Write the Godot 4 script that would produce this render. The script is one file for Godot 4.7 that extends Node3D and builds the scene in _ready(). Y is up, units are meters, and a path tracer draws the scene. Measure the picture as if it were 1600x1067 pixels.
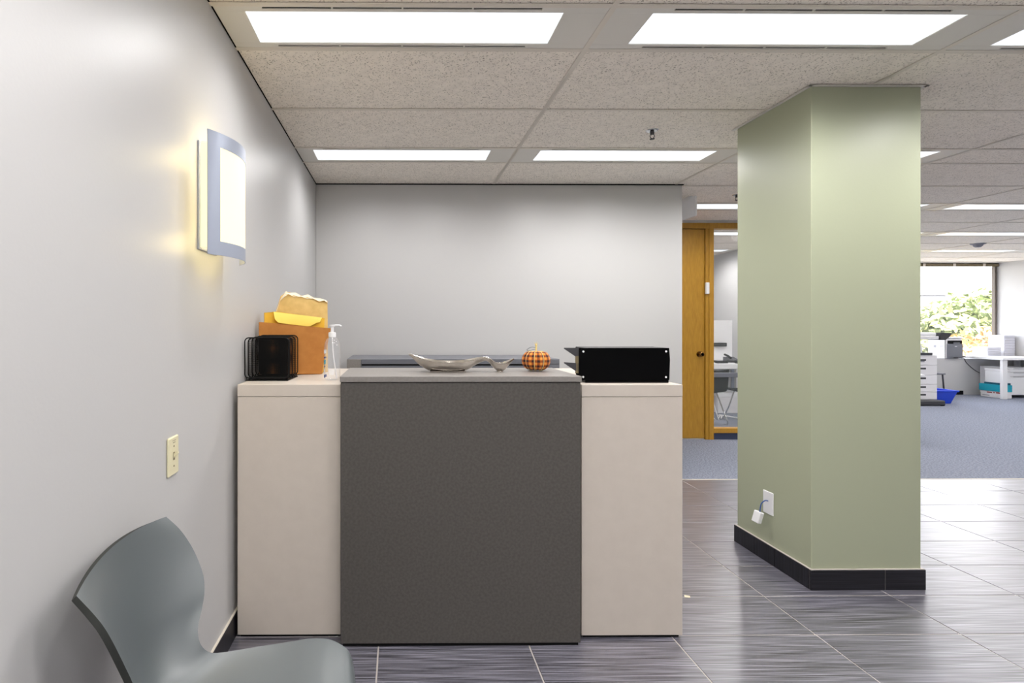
extends Node3D

# ---- measured frame of the room (metres): x right, y up, depth d = -z from the viewpoint ----
const CEIL := 2.466
const WALL_X := -0.69
const GRID_X := 0.7927
const GRID_D := 1.8746
const BAY := 1.524
const FOOT := 0.3048
const RIGHT_X := 11.42
const FAR_D := 9.75
const NEAR_D := -1.3
const LOBBY_X := 6.89

var rng := RandomNumberGenerator.new()
var M := {}
var taken := {}


func _ready() -> void:
	rng.seed = 7
	set_camera()
	set_sky()
	make_materials()
	build_shell()
	build_floor()
	build_ceiling()
	build_lights()
	build_back_office()
	build_column()
	build_counter()
	build_sconce()
	build_chair()
	build_counter_things()
	build_meeting_room()
	build_far_office()
	build_small_fittings()
	build_outside()


# ------------------------------------------------------------------ camera, sky
func set_camera() -> void:
	var cam := Camera3D.new()
	cam.name = "camera"
	cam.position = Vector3(0, 1.2996, 0)
	cam.rotation.y = -0.0076
	cam.projection = Camera3D.PROJECTION_FRUSTUM
	cam.near = 0.05
	cam.far = 300.0
	cam.size = 1067.0 / 801.15 * cam.near
	cam.frustum_offset = Vector2((800.0 - 629.1) / 801.15, -(533.5 - 506.58) / 801.15) * cam.near
	add_child(cam)
	cam.current = true


func set_sky() -> void:
	var e := Environment.new()
	e.background_mode = Environment.BG_SKY
	var sky := Sky.new()
	var m := ProceduralSkyMaterial.new()
	m.sky_top_color = Color(0.88, 0.91, 0.96)
	m.sky_horizon_color = Color(1.0, 0.99, 0.97)
	m.ground_bottom_color = Color(0.42, 0.42, 0.38)
	m.ground_horizon_color = Color(0.62, 0.62, 0.58)
	m.energy_multiplier = SKY_ENERGY
	sky.sky_material = m
	e.sky = sky
	e.tonemap_mode = Environment.TONE_MAPPER_LINEAR
	e.tonemap_exposure = EXPOSURE
	e.sdfgi_enabled = true
	e.ssao_enabled = true
	e.ssil_enabled = true
	var w := WorldEnvironment.new()
	w.name = "world_environment"
	w.environment = e
	add_child(w)
	# hazy sun behind the building: it falls on the trees, not into the room
	var sun := DirectionalLight3D.new()
	sun.name = "sun"
	sun.light_energy = 10.0
	sun.light_color = Color(1.0, 0.95, 0.86)
	sun.light_angular_distance = 3.0
	sun.sky_mode = DirectionalLight3D.SKY_MODE_LIGHT_ONLY
	sun.shadow_enabled = true
	sun.rotation_degrees = Vector3(-42, -18, 0)
	add_child(sun)


const SKY_ENERGY := 8.2
const EXPOSURE := 1.0
const LAMP_ENERGY := 0.76
const LENS_GLOW := 0.95


# ------------------------------------------------------------------ helpers: nodes
func P(x: float, y: float, d: float) -> Vector3:
	return Vector3(x, y, -d)


func numbered(called: String) -> String:
	if not taken.has(called):
		taken[called] = 0
		return called
	taken[called] += 1
	return "%s_%03d" % [called, taken[called]]


func tag(o: Node, label: String, category: String, group := "", kind := "") -> Node:
	o.set_meta("label", label)
	o.set_meta("category", category)
	if group != "":
		o.set_meta("group", group)
	if kind != "":
		o.set_meta("kind", kind)
	return o


func thing(called: String, label: String, category: String, at := Vector3.ZERO, group := "", kind := "") -> Node3D:
	var o := Node3D.new()
	o.name = numbered(called)
	o.position = at
	add_child(o)
	tag(o, label, category, group, kind)
	return o


# commits a SurfaceTool as one named mesh; shapes are given in world coordinates, so the parent's place is taken off
func obj(called: String, st: SurfaceTool, m: Material, parent: Node3D) -> MeshInstance3D:
	var o := MeshInstance3D.new()
	o.name = called if parent != self else numbered(called)
	var mesh := st.commit()
	mesh.surface_set_material(0, m)
	o.mesh = mesh
	parent.add_child(o, true)
	var up: Node = parent
	var off := Vector3.ZERO
	while up is Node3D and up != self:
		off += up.position
		up = up.get_parent()
	o.position = -off
	return o


func place_mesh(called: String, mesh: Mesh, m: Material, parent: Node3D, at: Vector3) -> MeshInstance3D:
	var o := MeshInstance3D.new()
	o.name = called
	o.mesh = mesh
	o.material_override = m
	parent.add_child(o, true)
	o.position = at
	return o


func tool() -> SurfaceTool:
	var st := SurfaceTool.new()
	st.begin(Mesh.PRIMITIVE_TRIANGLES)
	return st


# ------------------------------------------------------------------ helpers: shapes
func tri(st: SurfaceTool, a: Vector3, b: Vector3, c: Vector3, out: Vector3) -> void:
	var n := (b - a).cross(c - a)
	if n.length() < 1e-12:
		return
	if n.dot(out) > 0.0:
		var t := b
		b = c
		c = t
	else:
		n = -n
	n = n.normalized()
	for v in [a, b, c]:
		st.set_normal(n)
		st.set_uv(Vector2(v.x, v.y))
		st.add_vertex(v)


func quad(st: SurfaceTool, a: Vector3, b: Vector3, c: Vector3, d: Vector3, out: Vector3) -> void:
	tri(st, a, b, c, out)
	tri(st, a, c, d, out)


# a box between two corners with chamfered edges (44 triangles)
func box(st: SurfaceTool, lo: Vector3, hi: Vector3, ch := 0.0) -> void:
	var a := Vector3(minf(lo.x, hi.x), minf(lo.y, hi.y), minf(lo.z, hi.z))
	var b := Vector3(maxf(lo.x, hi.x), maxf(lo.y, hi.y), maxf(lo.z, hi.z))
	var c := (a + b) / 2.0
	var h := (b - a) / 2.0
	ch = minf(ch, minf(h.x, minf(h.y, h.z)) * 0.9)
	for ax in 3:
		var u := (ax + 1) % 3
		var v := (ax + 2) % 3
		for s in [-1.0, 1.0]:
			var p := []
			for k in [[-1, -1], [1, -1], [1, 1], [-1, 1]]:
				var q := Vector3.ZERO
				q[ax] = s * h[ax]
				q[u] = k[0] * (h[u] - ch)
				q[v] = k[1] * (h[v] - ch)
				p.append(c + q)
			var o := Vector3.ZERO
			o[ax] = s
			quad(st, p[0], p[1], p[2], p[3], o)
			if ch > 0.0:
				for t in [-1.0, 1.0]:
					var e := []
					for k in [-1.0, 1.0]:
						var q1 := Vector3.ZERO
						q1[ax] = s * h[ax]
						q1[u] = t * (h[u] - ch)
						q1[v] = k * (h[v] - ch)
						var q2 := Vector3.ZERO
						q2[ax] = s * (h[ax] - ch)
						q2[u] = t * h[u]
						q2[v] = k * (h[v] - ch)
						e.append([c + q1, c + q2])
					var o2 := Vector3.ZERO
					o2[ax] = s
					o2[u] = t
					quad(st, e[0][0], e[0][1], e[1][1], e[1][0], o2)
	if ch > 0.0:
		for sx in [-1.0, 1.0]:
			for sy in [-1.0, 1.0]:
				for sz in [-1.0, 1.0]:
					var s := Vector3(sx, sy, sz)
					tri(st, c + s * (h - Vector3(0, ch, ch)), c + s * (h - Vector3(ch, 0, ch)), c + s * (h - Vector3(ch, ch, 0)), s)


func bx(x0: float, x1: float, y0: float, y1: float, d0: float, d1: float, ch := 0.0) -> SurfaceTool:
	var st := tool()
	box(st, P(x0, y0, d0), P(x1, y1, d1), ch)
	return st


func add_bx(st: SurfaceTool, x0: float, x1: float, y0: float, y1: float, d0: float, d1: float, ch := 0.0) -> void:
	box(st, P(x0, y0, d0), P(x1, y1, d1), ch)


func smooth_quad(st: SurfaceTool, p: Array, n: Array, uv: Array) -> void:
	for k in [0, 1, 2, 0, 2, 3]:
		st.set_normal(n[k])
		st.set_uv(uv[k])
		st.add_vertex(p[k])


# turns a closed or open profile of (radius, height) round an upright axis at a place
func lathe(st: SurfaceTool, at: Vector3, prof: Array, segs := 24, flat_from := 999) -> void:
	var nrm := []
	for i in prof.size():
		var a: Vector2 = prof[maxi(i - 1, 0)]
		var b: Vector2 = prof[mini(i + 1, prof.size() - 1)]
		var t := (b - a).normalized()
		nrm.append(Vector2(t.y, -t.x))
	for i in prof.size() - 1:
		var p0: Vector2 = prof[i]
		var p1: Vector2 = prof[i + 1]
		var t := (p1 - p0).normalized()
		var fn := Vector2(t.y, -t.x)
		var n0: Vector2 = nrm[i]
		var n1: Vector2 = nrm[i + 1]
		if n0.dot(fn) < 0.8:
			n0 = fn
		if n1.dot(fn) < 0.8:
			n1 = fn
		for k in segs:
			var a0 := TAU * k / segs
			var a1 := TAU * (k + 1) / segs
			var c0 := Vector3(cos(a0), 0, sin(a0))
			var c1 := Vector3(cos(a1), 0, sin(a1))
			var up := Vector3.UP
			facing(st, [at + c0 * p0.x + up * p0.y, at + c0 * p1.x + up * p1.y, at + c1 * p1.x + up * p1.y, at + c1 * p0.x + up * p0.y],
				[c0 * n0.x + up * n0.y, c0 * n1.x + up * n1.y, c1 * n1.x + up * n1.y, c1 * n0.x + up * n0.y],
				[Vector2(a0 / TAU, float(i) / prof.size()), Vector2(a0 / TAU, float(i + 1) / prof.size()), Vector2(a1 / TAU, float(i + 1) / prof.size()), Vector2(a1 / TAU, float(i) / prof.size())])


# a round bar along a line of points
func tube(st: SurfaceTool, path: Array, r: float, segs := 8) -> void:
	var rings := []
	var side := Vector3.ZERO
	for i in path.size():
		var t: Vector3 = (path[mini(i + 1, path.size() - 1)] - path[maxi(i - 1, 0)]).normalized()
		if side == Vector3.ZERO:
			side = t.cross(Vector3.UP if absf(t.y) < 0.9 else Vector3.RIGHT).normalized()
		side = (side - t * side.dot(t)).normalized()
		var up := side.cross(t)
		var ring := []
		for k in segs:
			var a := TAU * k / segs
			ring.append(side * cos(a) + up * sin(a))
		rings.append(ring)
	for i in path.size() - 1:
		for k in segs:
			var j := (k + 1) % segs
			var a: Vector3 = path[i]
			var b: Vector3 = path[i + 1]
			facing(st, [a + rings[i][k] * r, b + rings[i + 1][k] * r, b + rings[i + 1][j] * r, a + rings[i][j] * r],
				[rings[i][k], rings[i + 1][k], rings[i + 1][j], rings[i][j]], [Vector2.ZERO, Vector2.ZERO, Vector2.ZERO, Vector2.ZERO])
	for e in [0, path.size() - 1]:
		var out: Vector3 = (path[0] - path[1]) if e == 0 else (path[e] - path[e - 1])
		for k in range(1, segs - 1):
			tri(st, path[e] + rings[e][0] * r, path[e] + rings[e][k] * r, path[e] + rings[e][k + 1] * r, out)


# smooth line through control points
func spline(pts: Array, steps := 6) -> Array:
	var out := []
	for i in pts.size() - 1:
		var p0 = pts[maxi(i - 1, 0)]
		var p1 = pts[i]
		var p2 = pts[i + 1]
		var p3 = pts[mini(i + 2, pts.size() - 1)]
		for k in steps:
			var t := float(k) / steps
			out.append(0.5 * ((2.0 * p1) + (p2 - p0) * t + (2.0 * p0 - 5.0 * p1 + 4.0 * p2 - p3) * t * t + (3.0 * p1 - p0 - 3.0 * p2 + p3) * t * t * t))
	out.append(pts[pts.size() - 1])
	return out


# a sheet of rows x columns of points given a thickness, with its rim closed
func shell(st: SurfaceTool, G: Array, thick: float, rim: SurfaceTool = null) -> void:
	var R := G.size()
	var C: int = G[0].size()
	var N := []
	for i in R:
		var row := []
		for j in C:
			var du: Vector3 = G[mini(i + 1, R - 1)][j] - G[maxi(i - 1, 0)][j]
			var dv: Vector3 = G[i][mini(j + 1, C - 1)] - G[i][maxi(j - 1, 0)]
			row.append(du.cross(dv).normalized())
		N.append(row)
	var F := []
	var B := []
	for i in R:
		var f := []
		var b := []
		for j in C:
			f.append(G[i][j] + N[i][j] * thick * 0.5)
			b.append(G[i][j] - N[i][j] * thick * 0.5)
		F.append(f)
		B.append(b)
	for i in R - 1:
		for j in C - 1:
			var uv := [Vector2(float(j) / C, float(i) / R), Vector2(float(j + 1) / C, float(i) / R), Vector2(float(j + 1) / C, float(i + 1) / R), Vector2(float(j) / C, float(i + 1) / R)]
			facing(st, [F[i][j], F[i][j + 1], F[i + 1][j + 1], F[i + 1][j]], [N[i][j], N[i][j + 1], N[i + 1][j + 1], N[i + 1][j]], uv)
			facing(st, [B[i][j], B[i][j + 1], B[i + 1][j + 1], B[i + 1][j]], [-N[i][j], -N[i][j + 1], -N[i + 1][j + 1], -N[i + 1][j]], uv)
	if rim == null:
		rim = st
	for i in R - 1:
		quad(rim, F[i][0], B[i][0], B[i + 1][0], F[i + 1][0], G[i][0] - G[i][1])
		quad(rim, F[i][C - 1], B[i][C - 1], B[i + 1][C - 1], F[i + 1][C - 1], G[i][C - 1] - G[i][C - 2])
	for j in C - 1:
		quad(rim, F[0][j], B[0][j], B[0][j + 1], F[0][j + 1], G[0][j] - G[1][j])
		quad(rim, F[R - 1][j], B[R - 1][j], B[R - 1][j + 1], F[R - 1][j + 1], G[R - 1][j] - G[R - 2][j])


# a smooth quad wound to face its normals
func facing(st: SurfaceTool, p: Array, n: Array, uv: Array) -> void:
	var m: Vector3 = (p[1] - p[0]).cross(p[2] - p[0])
	var sum: Vector3 = n[0] + n[1] + n[2] + n[3]
	if m.dot(sum) > 0.0:
		smooth_quad(st, [p[0], p[3], p[2], p[1]], [n[0], n[3], n[2], n[1]], [uv[0], uv[3], uv[2], uv[1]])
	else:
		smooth_quad(st, p, n, uv)


# an upright or lying plate: an outline in two axes pushed along a third
func prism(st: SurfaceTool, outline: Array, push: Vector3) -> void:
	var mid := Vector3.ZERO
	for v in outline:
		mid += v / outline.size()
	var flat := PackedVector2Array()
	var n: Vector3 = push.normalized()
	var ux := n.cross(Vector3.UP if absf(n.y) < 0.9 else Vector3.RIGHT).normalized()
	var uy := n.cross(ux)
	for v in outline:
		flat.append(Vector2((v - mid).dot(ux), (v - mid).dot(uy)))
	var t := Geometry2D.triangulate_polygon(flat)
	for k in range(0, t.size(), 3):
		tri(st, outline[t[k]], outline[t[k + 1]], outline[t[k + 2]], -push)
		tri(st, outline[t[k]] + push, outline[t[k + 1]] + push, outline[t[k + 2]] + push, push)
	var cw := 1.0 if Geometry2D.is_polygon_clockwise(flat) else -1.0
	for i in outline.size():
		var a: Vector3 = outline[i]
		var b: Vector3 = outline[(i + 1) % outline.size()]
		var e := flat[(i + 1) % outline.size()] - flat[i]
		var o2 := Vector2(-e.y, e.x) * cw
		quad(st, a, b, b + push, a + push, ux * o2.x + uy * o2.y)


# ------------------------------------------------------------------ materials
func mat(c: Color, rough := 0.6, metal := 0.0, spec := 0.5) -> StandardMaterial3D:
	var m := StandardMaterial3D.new()
	m.albedo_color = c
	m.roughness = rough
	m.metallic = metal
	m.metallic_specular = spec
	return m


func rgb(r: int, g: int, b: int) -> Color:
	return Color(r / 255.0, g / 255.0, b / 255.0)


func wrap_tex(im: Image) -> ImageTexture:
	im.generate_mipmaps()
	return ImageTexture.create_from_image(im)


func noise_image(freq: float, size: int, seed_: int, octaves := 4) -> Image:
	var n := FastNoiseLite.new()
	n.seed = seed_
	n.noise_type = FastNoiseLite.TYPE_SIMPLEX_SMOOTH
	n.frequency = freq
	n.fractal_octaves = octaves
	return n.get_seamless_image(size, size)


# tints a grey picture between two colours
func tinted(src: Image, lo: Color, hi: Color) -> ImageTexture:
	var im := Image.create(src.get_width(), src.get_height(), false, Image.FORMAT_RGB8)
	for y in src.get_height():
		for x in src.get_width():
			im.set_pixel(x, y, lo.lerp(hi, src.get_pixel(x, y).r))
	return wrap_tex(im)


func triplanar(m: StandardMaterial3D, scale: Vector3, offset := Vector3.ZERO) -> StandardMaterial3D:
	m.uv1_triplanar = true
	m.uv1_world_triplanar = true
	m.uv1_scale = scale
	m.uv1_offset = offset
	m.uv1_triplanar_sharpness = 8.0
	return m


# long thin streaks along one direction, in the tile's own greys
func streak_image(size: int, upright: bool, seed_: int) -> Image:
	var n := FastNoiseLite.new()
	n.seed = seed_
	n.frequency = 1.0
	n.fractal_octaves = 2
	var n2 := FastNoiseLite.new()
	n2.seed = seed_ + 1
	n2.frequency = 1.0
	n2.fractal_octaves = 1
	var im := Image.create(size, size, false, Image.FORMAT_RGB8)
	for y in size:
		var rows := float(y)
		for x in size:
			var t := float(x) / size
			var a := n.get_noise_2d(x * 0.0022, rows * 0.17) * (1.0 - t) + n.get_noise_2d((x - size) * 0.0022, rows * 0.17) * t
			var b := n2.get_noise_2d(x * 0.0065, rows * 0.9 + 90.0) * (1.0 - t) + n2.get_noise_2d((x - size) * 0.0065, rows * 0.9 + 90.0) * t
			var v := clampf(0.44 + a * 0.55 + b * 0.8, 0.0, 1.0)
			var c := rgb(46, 45, 52).lerp(rgb(168, 166, 180), v)
			if upright:
				im.set_pixel(y, x, c)
			else:
				im.set_pixel(x, y, c)
	return im


func pitted_images(size: int) -> Array:
	var base := noise_image(0.02, size, 5, 5)
	var im := Image.create(size, size, false, Image.FORMAT_RGB8)
	var hm := Image.create(size, size, false, Image.FORMAT_RGB8)
	for y in size:
		for x in size:
			var v := base.get_pixel(x, y).r
			var k := 0.965 + 0.05 * v
			im.set_pixel(x, y, Color(0.985 * k, 0.955 * k, 0.915 * k))
			hm.set_pixel(x, y, Color(0.8 + 0.1 * v, 0, 0))
	var r := RandomNumberGenerator.new()
	r.seed = 21
	for i in 3000:
		var px := r.randf() * size
		var py := r.randf() * size
		var a := r.randf() * PI
		var length := r.randf_range(0.5, 4.2) if r.randf() < 0.6 else r.randf_range(0.4, 1.5)
		var wide := r.randf_range(0.7, 1.5)
		var dark := r.randf_range(0.18, 0.55)
		var reach := int(ceil(length + wide))
		for oy in range(-reach, reach + 1):
			for ox in range(-reach, reach + 1):
				var u := ox * cos(a) + oy * sin(a)
				var w := -ox * sin(a) + oy * cos(a)
				if pow(u / (length + 0.6), 2) + pow(w / wide, 2) < 1.0:
					var qx := posmod(int(px) + ox, size)
					var qy := posmod(int(py) + oy, size)
					im.set_pixel(qx, qy, im.get_pixel(qx, qy).lerp(Color(0.40, 0.36, 0.31), dark))
					hm.set_pixel(qx, qy, Color(0.25, 0, 0))
	return [im, hm]


func oak_image(w: int, h: int) -> Image:
	var n := FastNoiseLite.new()
	n.seed = 11
	n.frequency = 1.0
	n.fractal_octaves = 3
	var im := Image.create(w, h, false, Image.FORMAT_RGB8)
	for y in h:
		for x in w:
			var bend := n.get_noise_2d(x * 0.006, y * 0.0035) * 26.0
			var ring := 0.5 + 0.5 * sin((x + bend) * 0.22 + n.get_noise_2d(x * 0.01, y * 0.002) * 4.0)
			var pore := n.get_noise_2d(x * 0.5, y * 0.02 + 300.0)
			var v := clampf(0.55 + 0.10 * (ring - 0.5) + 0.34 * pore, 0.0, 1.0)
			im.set_pixel(x, y, rgb(146, 98, 20).lerp(rgb(204, 158, 56), v))
	return im


func plaid_image(size: int) -> Image:
	var im := Image.create(size, size, false, Image.FORMAT_RGB8)
	var cell := size / 4
	for y in size:
		for x in size:
			var bu := (x % cell) < cell * 0.45
			var bv := (y % cell) < cell * 0.45
			var thin := ((x % cell) in [int(cell * 0.72), int(cell * 0.72) + 1]) or ((y % cell) in [int(cell * 0.72), int(cell * 0.72) + 1])
			var c := rgb(224, 136, 38)
			if bu and bv:
				c = rgb(44, 20, 18)
			elif bu or bv:
				c = rgb(140, 66, 22) if ((x + y) % 4) < 2 else rgb(166, 84, 24)
			elif thin:
				c = rgb(240, 196, 110)
			im.set_pixel(x, y, c)
	return im


func make_materials() -> void:
	var fine := noise_image(0.09, 256, 3, 3)
	var bump := wrap_tex(fine)
	var coarse := noise_image(0.015, 256, 4, 5)
	M.wall = triplanar(mat(rgb(196, 195, 195), 0.42, 0.0, 0.5), Vector3.ONE * 3.2)
	M.wall.heightmap_enabled = true
	M.wall.heightmap_texture = bump
	M.wall.heightmap_scale = 0.012
	M.far_wall = mat(rgb(196, 195, 195), 0.6)
	M.green = triplanar(mat(rgb(172, 177, 151), 0.40), Vector3.ONE * 2.4)
	M.green.heightmap_enabled = true
	M.green.heightmap_texture = bump
	M.green.heightmap_scale = 0.012
	M.slab = mat(rgb(150, 148, 145), 0.9)
	M.tee = mat(rgb(226, 218, 206), 0.5)
	var pits := pitted_images(512)
	var pit_tex := wrap_tex(pits[0])
	var pit_height := wrap_tex(pits[1])
	M.panels = []
	for k in 4:
		var m := triplanar(mat(Color.WHITE, 0.95, 0.0, 0.2), Vector3.ONE * 1.55, Vector3(0.21 * k, 0.0, 0.37 * k))
		m.albedo_texture = pit_tex
		m.heightmap_enabled = true
		m.heightmap_texture = pit_height
		m.heightmap_scale = 0.12
		M.panels.append(m)
	M.fixture = mat(rgb(226, 222, 214), 0.45)
	M.slot = mat(rgb(12, 11, 11), 0.95, 0.0, 0.1)
	M.lens = mat(rgb(235, 238, 242), 0.35)
	M.lens.emission_enabled = true
	M.lens.emission = Color(0.95, 0.975, 1.0)
	M.lens.emission_energy_multiplier = LENS_GLOW
	# floor tiles: one streaked print, shifted from tile to tile
	var along := wrap_tex(streak_image(512, false, 31))
	var upright := wrap_tex(streak_image(512, true, 37))
	M.floor_tiles = []
	for k in 6:
		var m := triplanar(mat(Color.WHITE, 0.30, 0.0, 0.72), Vector3(1.1, 1.1, 1.7), Vector3(0.17 * k, 0.0, 0.29 * k))
		m.albedo_texture = along
		m.clearcoat_enabled = true
		m.clearcoat = 0.8
		m.clearcoat_roughness = 0.28
		M.floor_tiles.append(m)
	M.base_along = triplanar(mat(rgb(72, 71, 78), 0.4), Vector3(1.1, 1.7, 1.1))
	M.base_along.albedo_texture = along
	M.base_side = triplanar(mat(rgb(72, 71, 78), 0.4), Vector3(1.1, 1.1, 1.7))
	M.base_side.albedo_texture = upright
	M.grout = mat(rgb(196, 188, 182), 0.85)
	var carpet_grey := noise_image(0.16, 256, 8, 4)
	M.carpet = triplanar(mat(Color.WHITE, 1.0, 0.0, 0.15), Vector3.ONE * 1.3)
	M.carpet.albedo_texture = tinted(carpet_grey, rgb(98, 103, 118), rgb(164, 168, 180))
	M.carpet.heightmap_enabled = true
	M.carpet.heightmap_texture = wrap_tex(carpet_grey)
	M.carpet.heightmap_scale = 0.4
	M.carpet_base = mat(rgb(52, 60, 84), 0.95)
	M.cream = triplanar(mat(Color.WHITE, 0.45), Vector3.ONE * 3.0)
	M.cream.albedo_texture = tinted(coarse, rgb(208, 198, 187), rgb(212, 202, 191))
	M.grey_laminate = triplanar(mat(Color.WHITE, 0.45), Vector3.ONE * 3.0)
	M.grey_laminate.albedo_texture = tinted(fine, rgb(78, 74, 70), rgb(96, 92, 88))
	M.ledge = triplanar(mat(Color.WHITE, 0.38), Vector3.ONE * 3.0)
	M.ledge.albedo_texture = tinted(fine, rgb(134, 129, 125), rgb(146, 141, 137))
	M.black = mat(rgb(11, 11, 12), 0.55, 0.0, 0.3)
	M.soft_black = mat(rgb(7, 7, 8), 0.7, 0.0, 0.15)
	M.gloss_black = mat(rgb(3, 3, 4), 0.22, 0.0, 0.22)
	M.dark_grey = mat(rgb(58, 58, 62), 0.5)
	M.bronze = mat(rgb(104, 94, 86), 0.5)
	M.steel_grey = mat(rgb(112, 114, 122), 0.4, 0.0)
	M.white = mat(rgb(236, 236, 238), 0.4)
	M.white_print = mat(rgb(232, 230, 232), 0.7)
	M.paper = mat(rgb(240, 240, 244), 0.9)
	M.paper_edge = mat(rgb(206, 206, 216), 0.9)
	M.chrome = mat(rgb(190, 192, 196), 0.18, 1.0)
	M.alu = mat(rgb(166, 173, 190), 0.38, 0.3)
	M.silver = mat(rgb(214, 208, 200), 0.17, 1.0)
	M.brass = mat(rgb(138, 104, 58), 0.25, 1.0)
	M.chair = mat(rgb(94, 100, 103), 0.36, 0.0, 0.95)
	M.chair_rim_shade = mat(rgb(44, 46, 43), 0.6)  # shade on the shell's edge, painted in as a darker grey
	var oak := wrap_tex(oak_image(256, 512))
	M.oak = triplanar(mat(Color.WHITE, 0.38), Vector3(1.6, 0.7, 1.6))
	M.oak.albedo_texture = oak
	M.glass = mat(Color(0.93, 0.97, 0.97, 0.04), 0.0, 0.0, 0.25)
	M.glass.transparency = BaseMaterial3D.TRANSPARENCY_ALPHA
	M.bottle = mat(Color(0.96, 0.97, 1.0, 0.10), 0.03)
	M.bottle.transparency = BaseMaterial3D.TRANSPARENCY_ALPHA
	M.kraft = triplanar(mat(Color.WHITE, 0.7), Vector3.ONE * 4.0)
	M.kraft.albedo_texture = tinted(coarse, rgb(176, 112, 44), rgb(190, 126, 56))
	M.yellow = triplanar(mat(Color.WHITE, 0.6), Vector3.ONE * 4.0)
	M.yellow.albedo_texture = tinted(coarse, rgb(226, 172, 34), rgb(240, 190, 52))
	M.yellow_flap = mat(rgb(250, 218, 96), 0.55)
	M.mailer = triplanar(mat(Color.WHITE, 0.65), Vector3.ONE * 4.0)
	M.mailer.albedo_texture = tinted(coarse, rgb(214, 178, 104), rgb(232, 198, 126))
	M.torn = mat(rgb(250, 238, 210), 0.9)
	M.ivory = mat(rgb(226, 218, 184), 0.4)
	M.ivory_dark = mat(rgb(120, 108, 78), 0.5)
	M.plaid = mat(Color.WHITE, 0.85)
	M.plaid.albedo_texture = wrap_tex(plaid_image(256))
	M.plaid.rim_enabled = true
	M.plaid.rim = 0.3
	M.raffia = mat(rgb(226, 206, 136), 0.8)
	M.twine = mat(rgb(108, 112, 116), 0.6)
	M.teal = mat(rgb(20, 160, 184), 0.5)
	M.teal_shadow = mat(rgb(18, 84, 104), 0.6)
	M.blue_bin = mat(rgb(20, 66, 206), 0.42)
	M.blue_cable = mat(rgb(46, 84, 150), 0.5)
	M.print_red = mat(rgb(150, 52, 48), 0.8)
	M.print_blue = mat(rgb(32, 62, 130), 0.6)
	M.print_grey = mat(rgb(150, 150, 158), 0.8)
	M.cable = mat(rgb(96, 96, 100), 0.6)
	M.sconce_glow = mat(rgb(214, 206, 180), 0.5)
	M.sconce_glow.emission_enabled = true
	M.sconce_glow.emission = Color(1.0, 0.95, 0.80)
	M.sconce_glow.emission_energy_multiplier = 0.70
	M.leaf = mat(rgb(178, 160, 100), 0.8)
	M.leaf.backlight_enabled = true
	M.leaf.backlight = Color(0.35, 0.34, 0.2)
	M.leaf_green = mat(rgb(128, 136, 96), 0.8)
	M.leaf_green.backlight_enabled = true
	M.leaf_green.backlight = Color(0.3, 0.34, 0.2)
	M.leaf_orange = mat(rgb(186, 138, 86), 0.8)
	M.leaf_orange.backlight_enabled = true
	M.leaf_orange.backlight = Color(0.4, 0.3, 0.18)
	M.bark = mat(rgb(120, 110, 98), 0.9)
	M.paving = mat(rgb(132, 130, 126), 0.95)
	M.facade = mat(rgb(150, 152, 160), 0.8)
	M.facade_dark = mat(rgb(120, 128, 140), 0.3)


# ------------------------------------------------------------------ room shell
func wall(called: String, label: String, st: SurfaceTool, m: Material) -> Node:
	return tag(obj(called, st, m, self), label, "wall", "", "structure")


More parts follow.
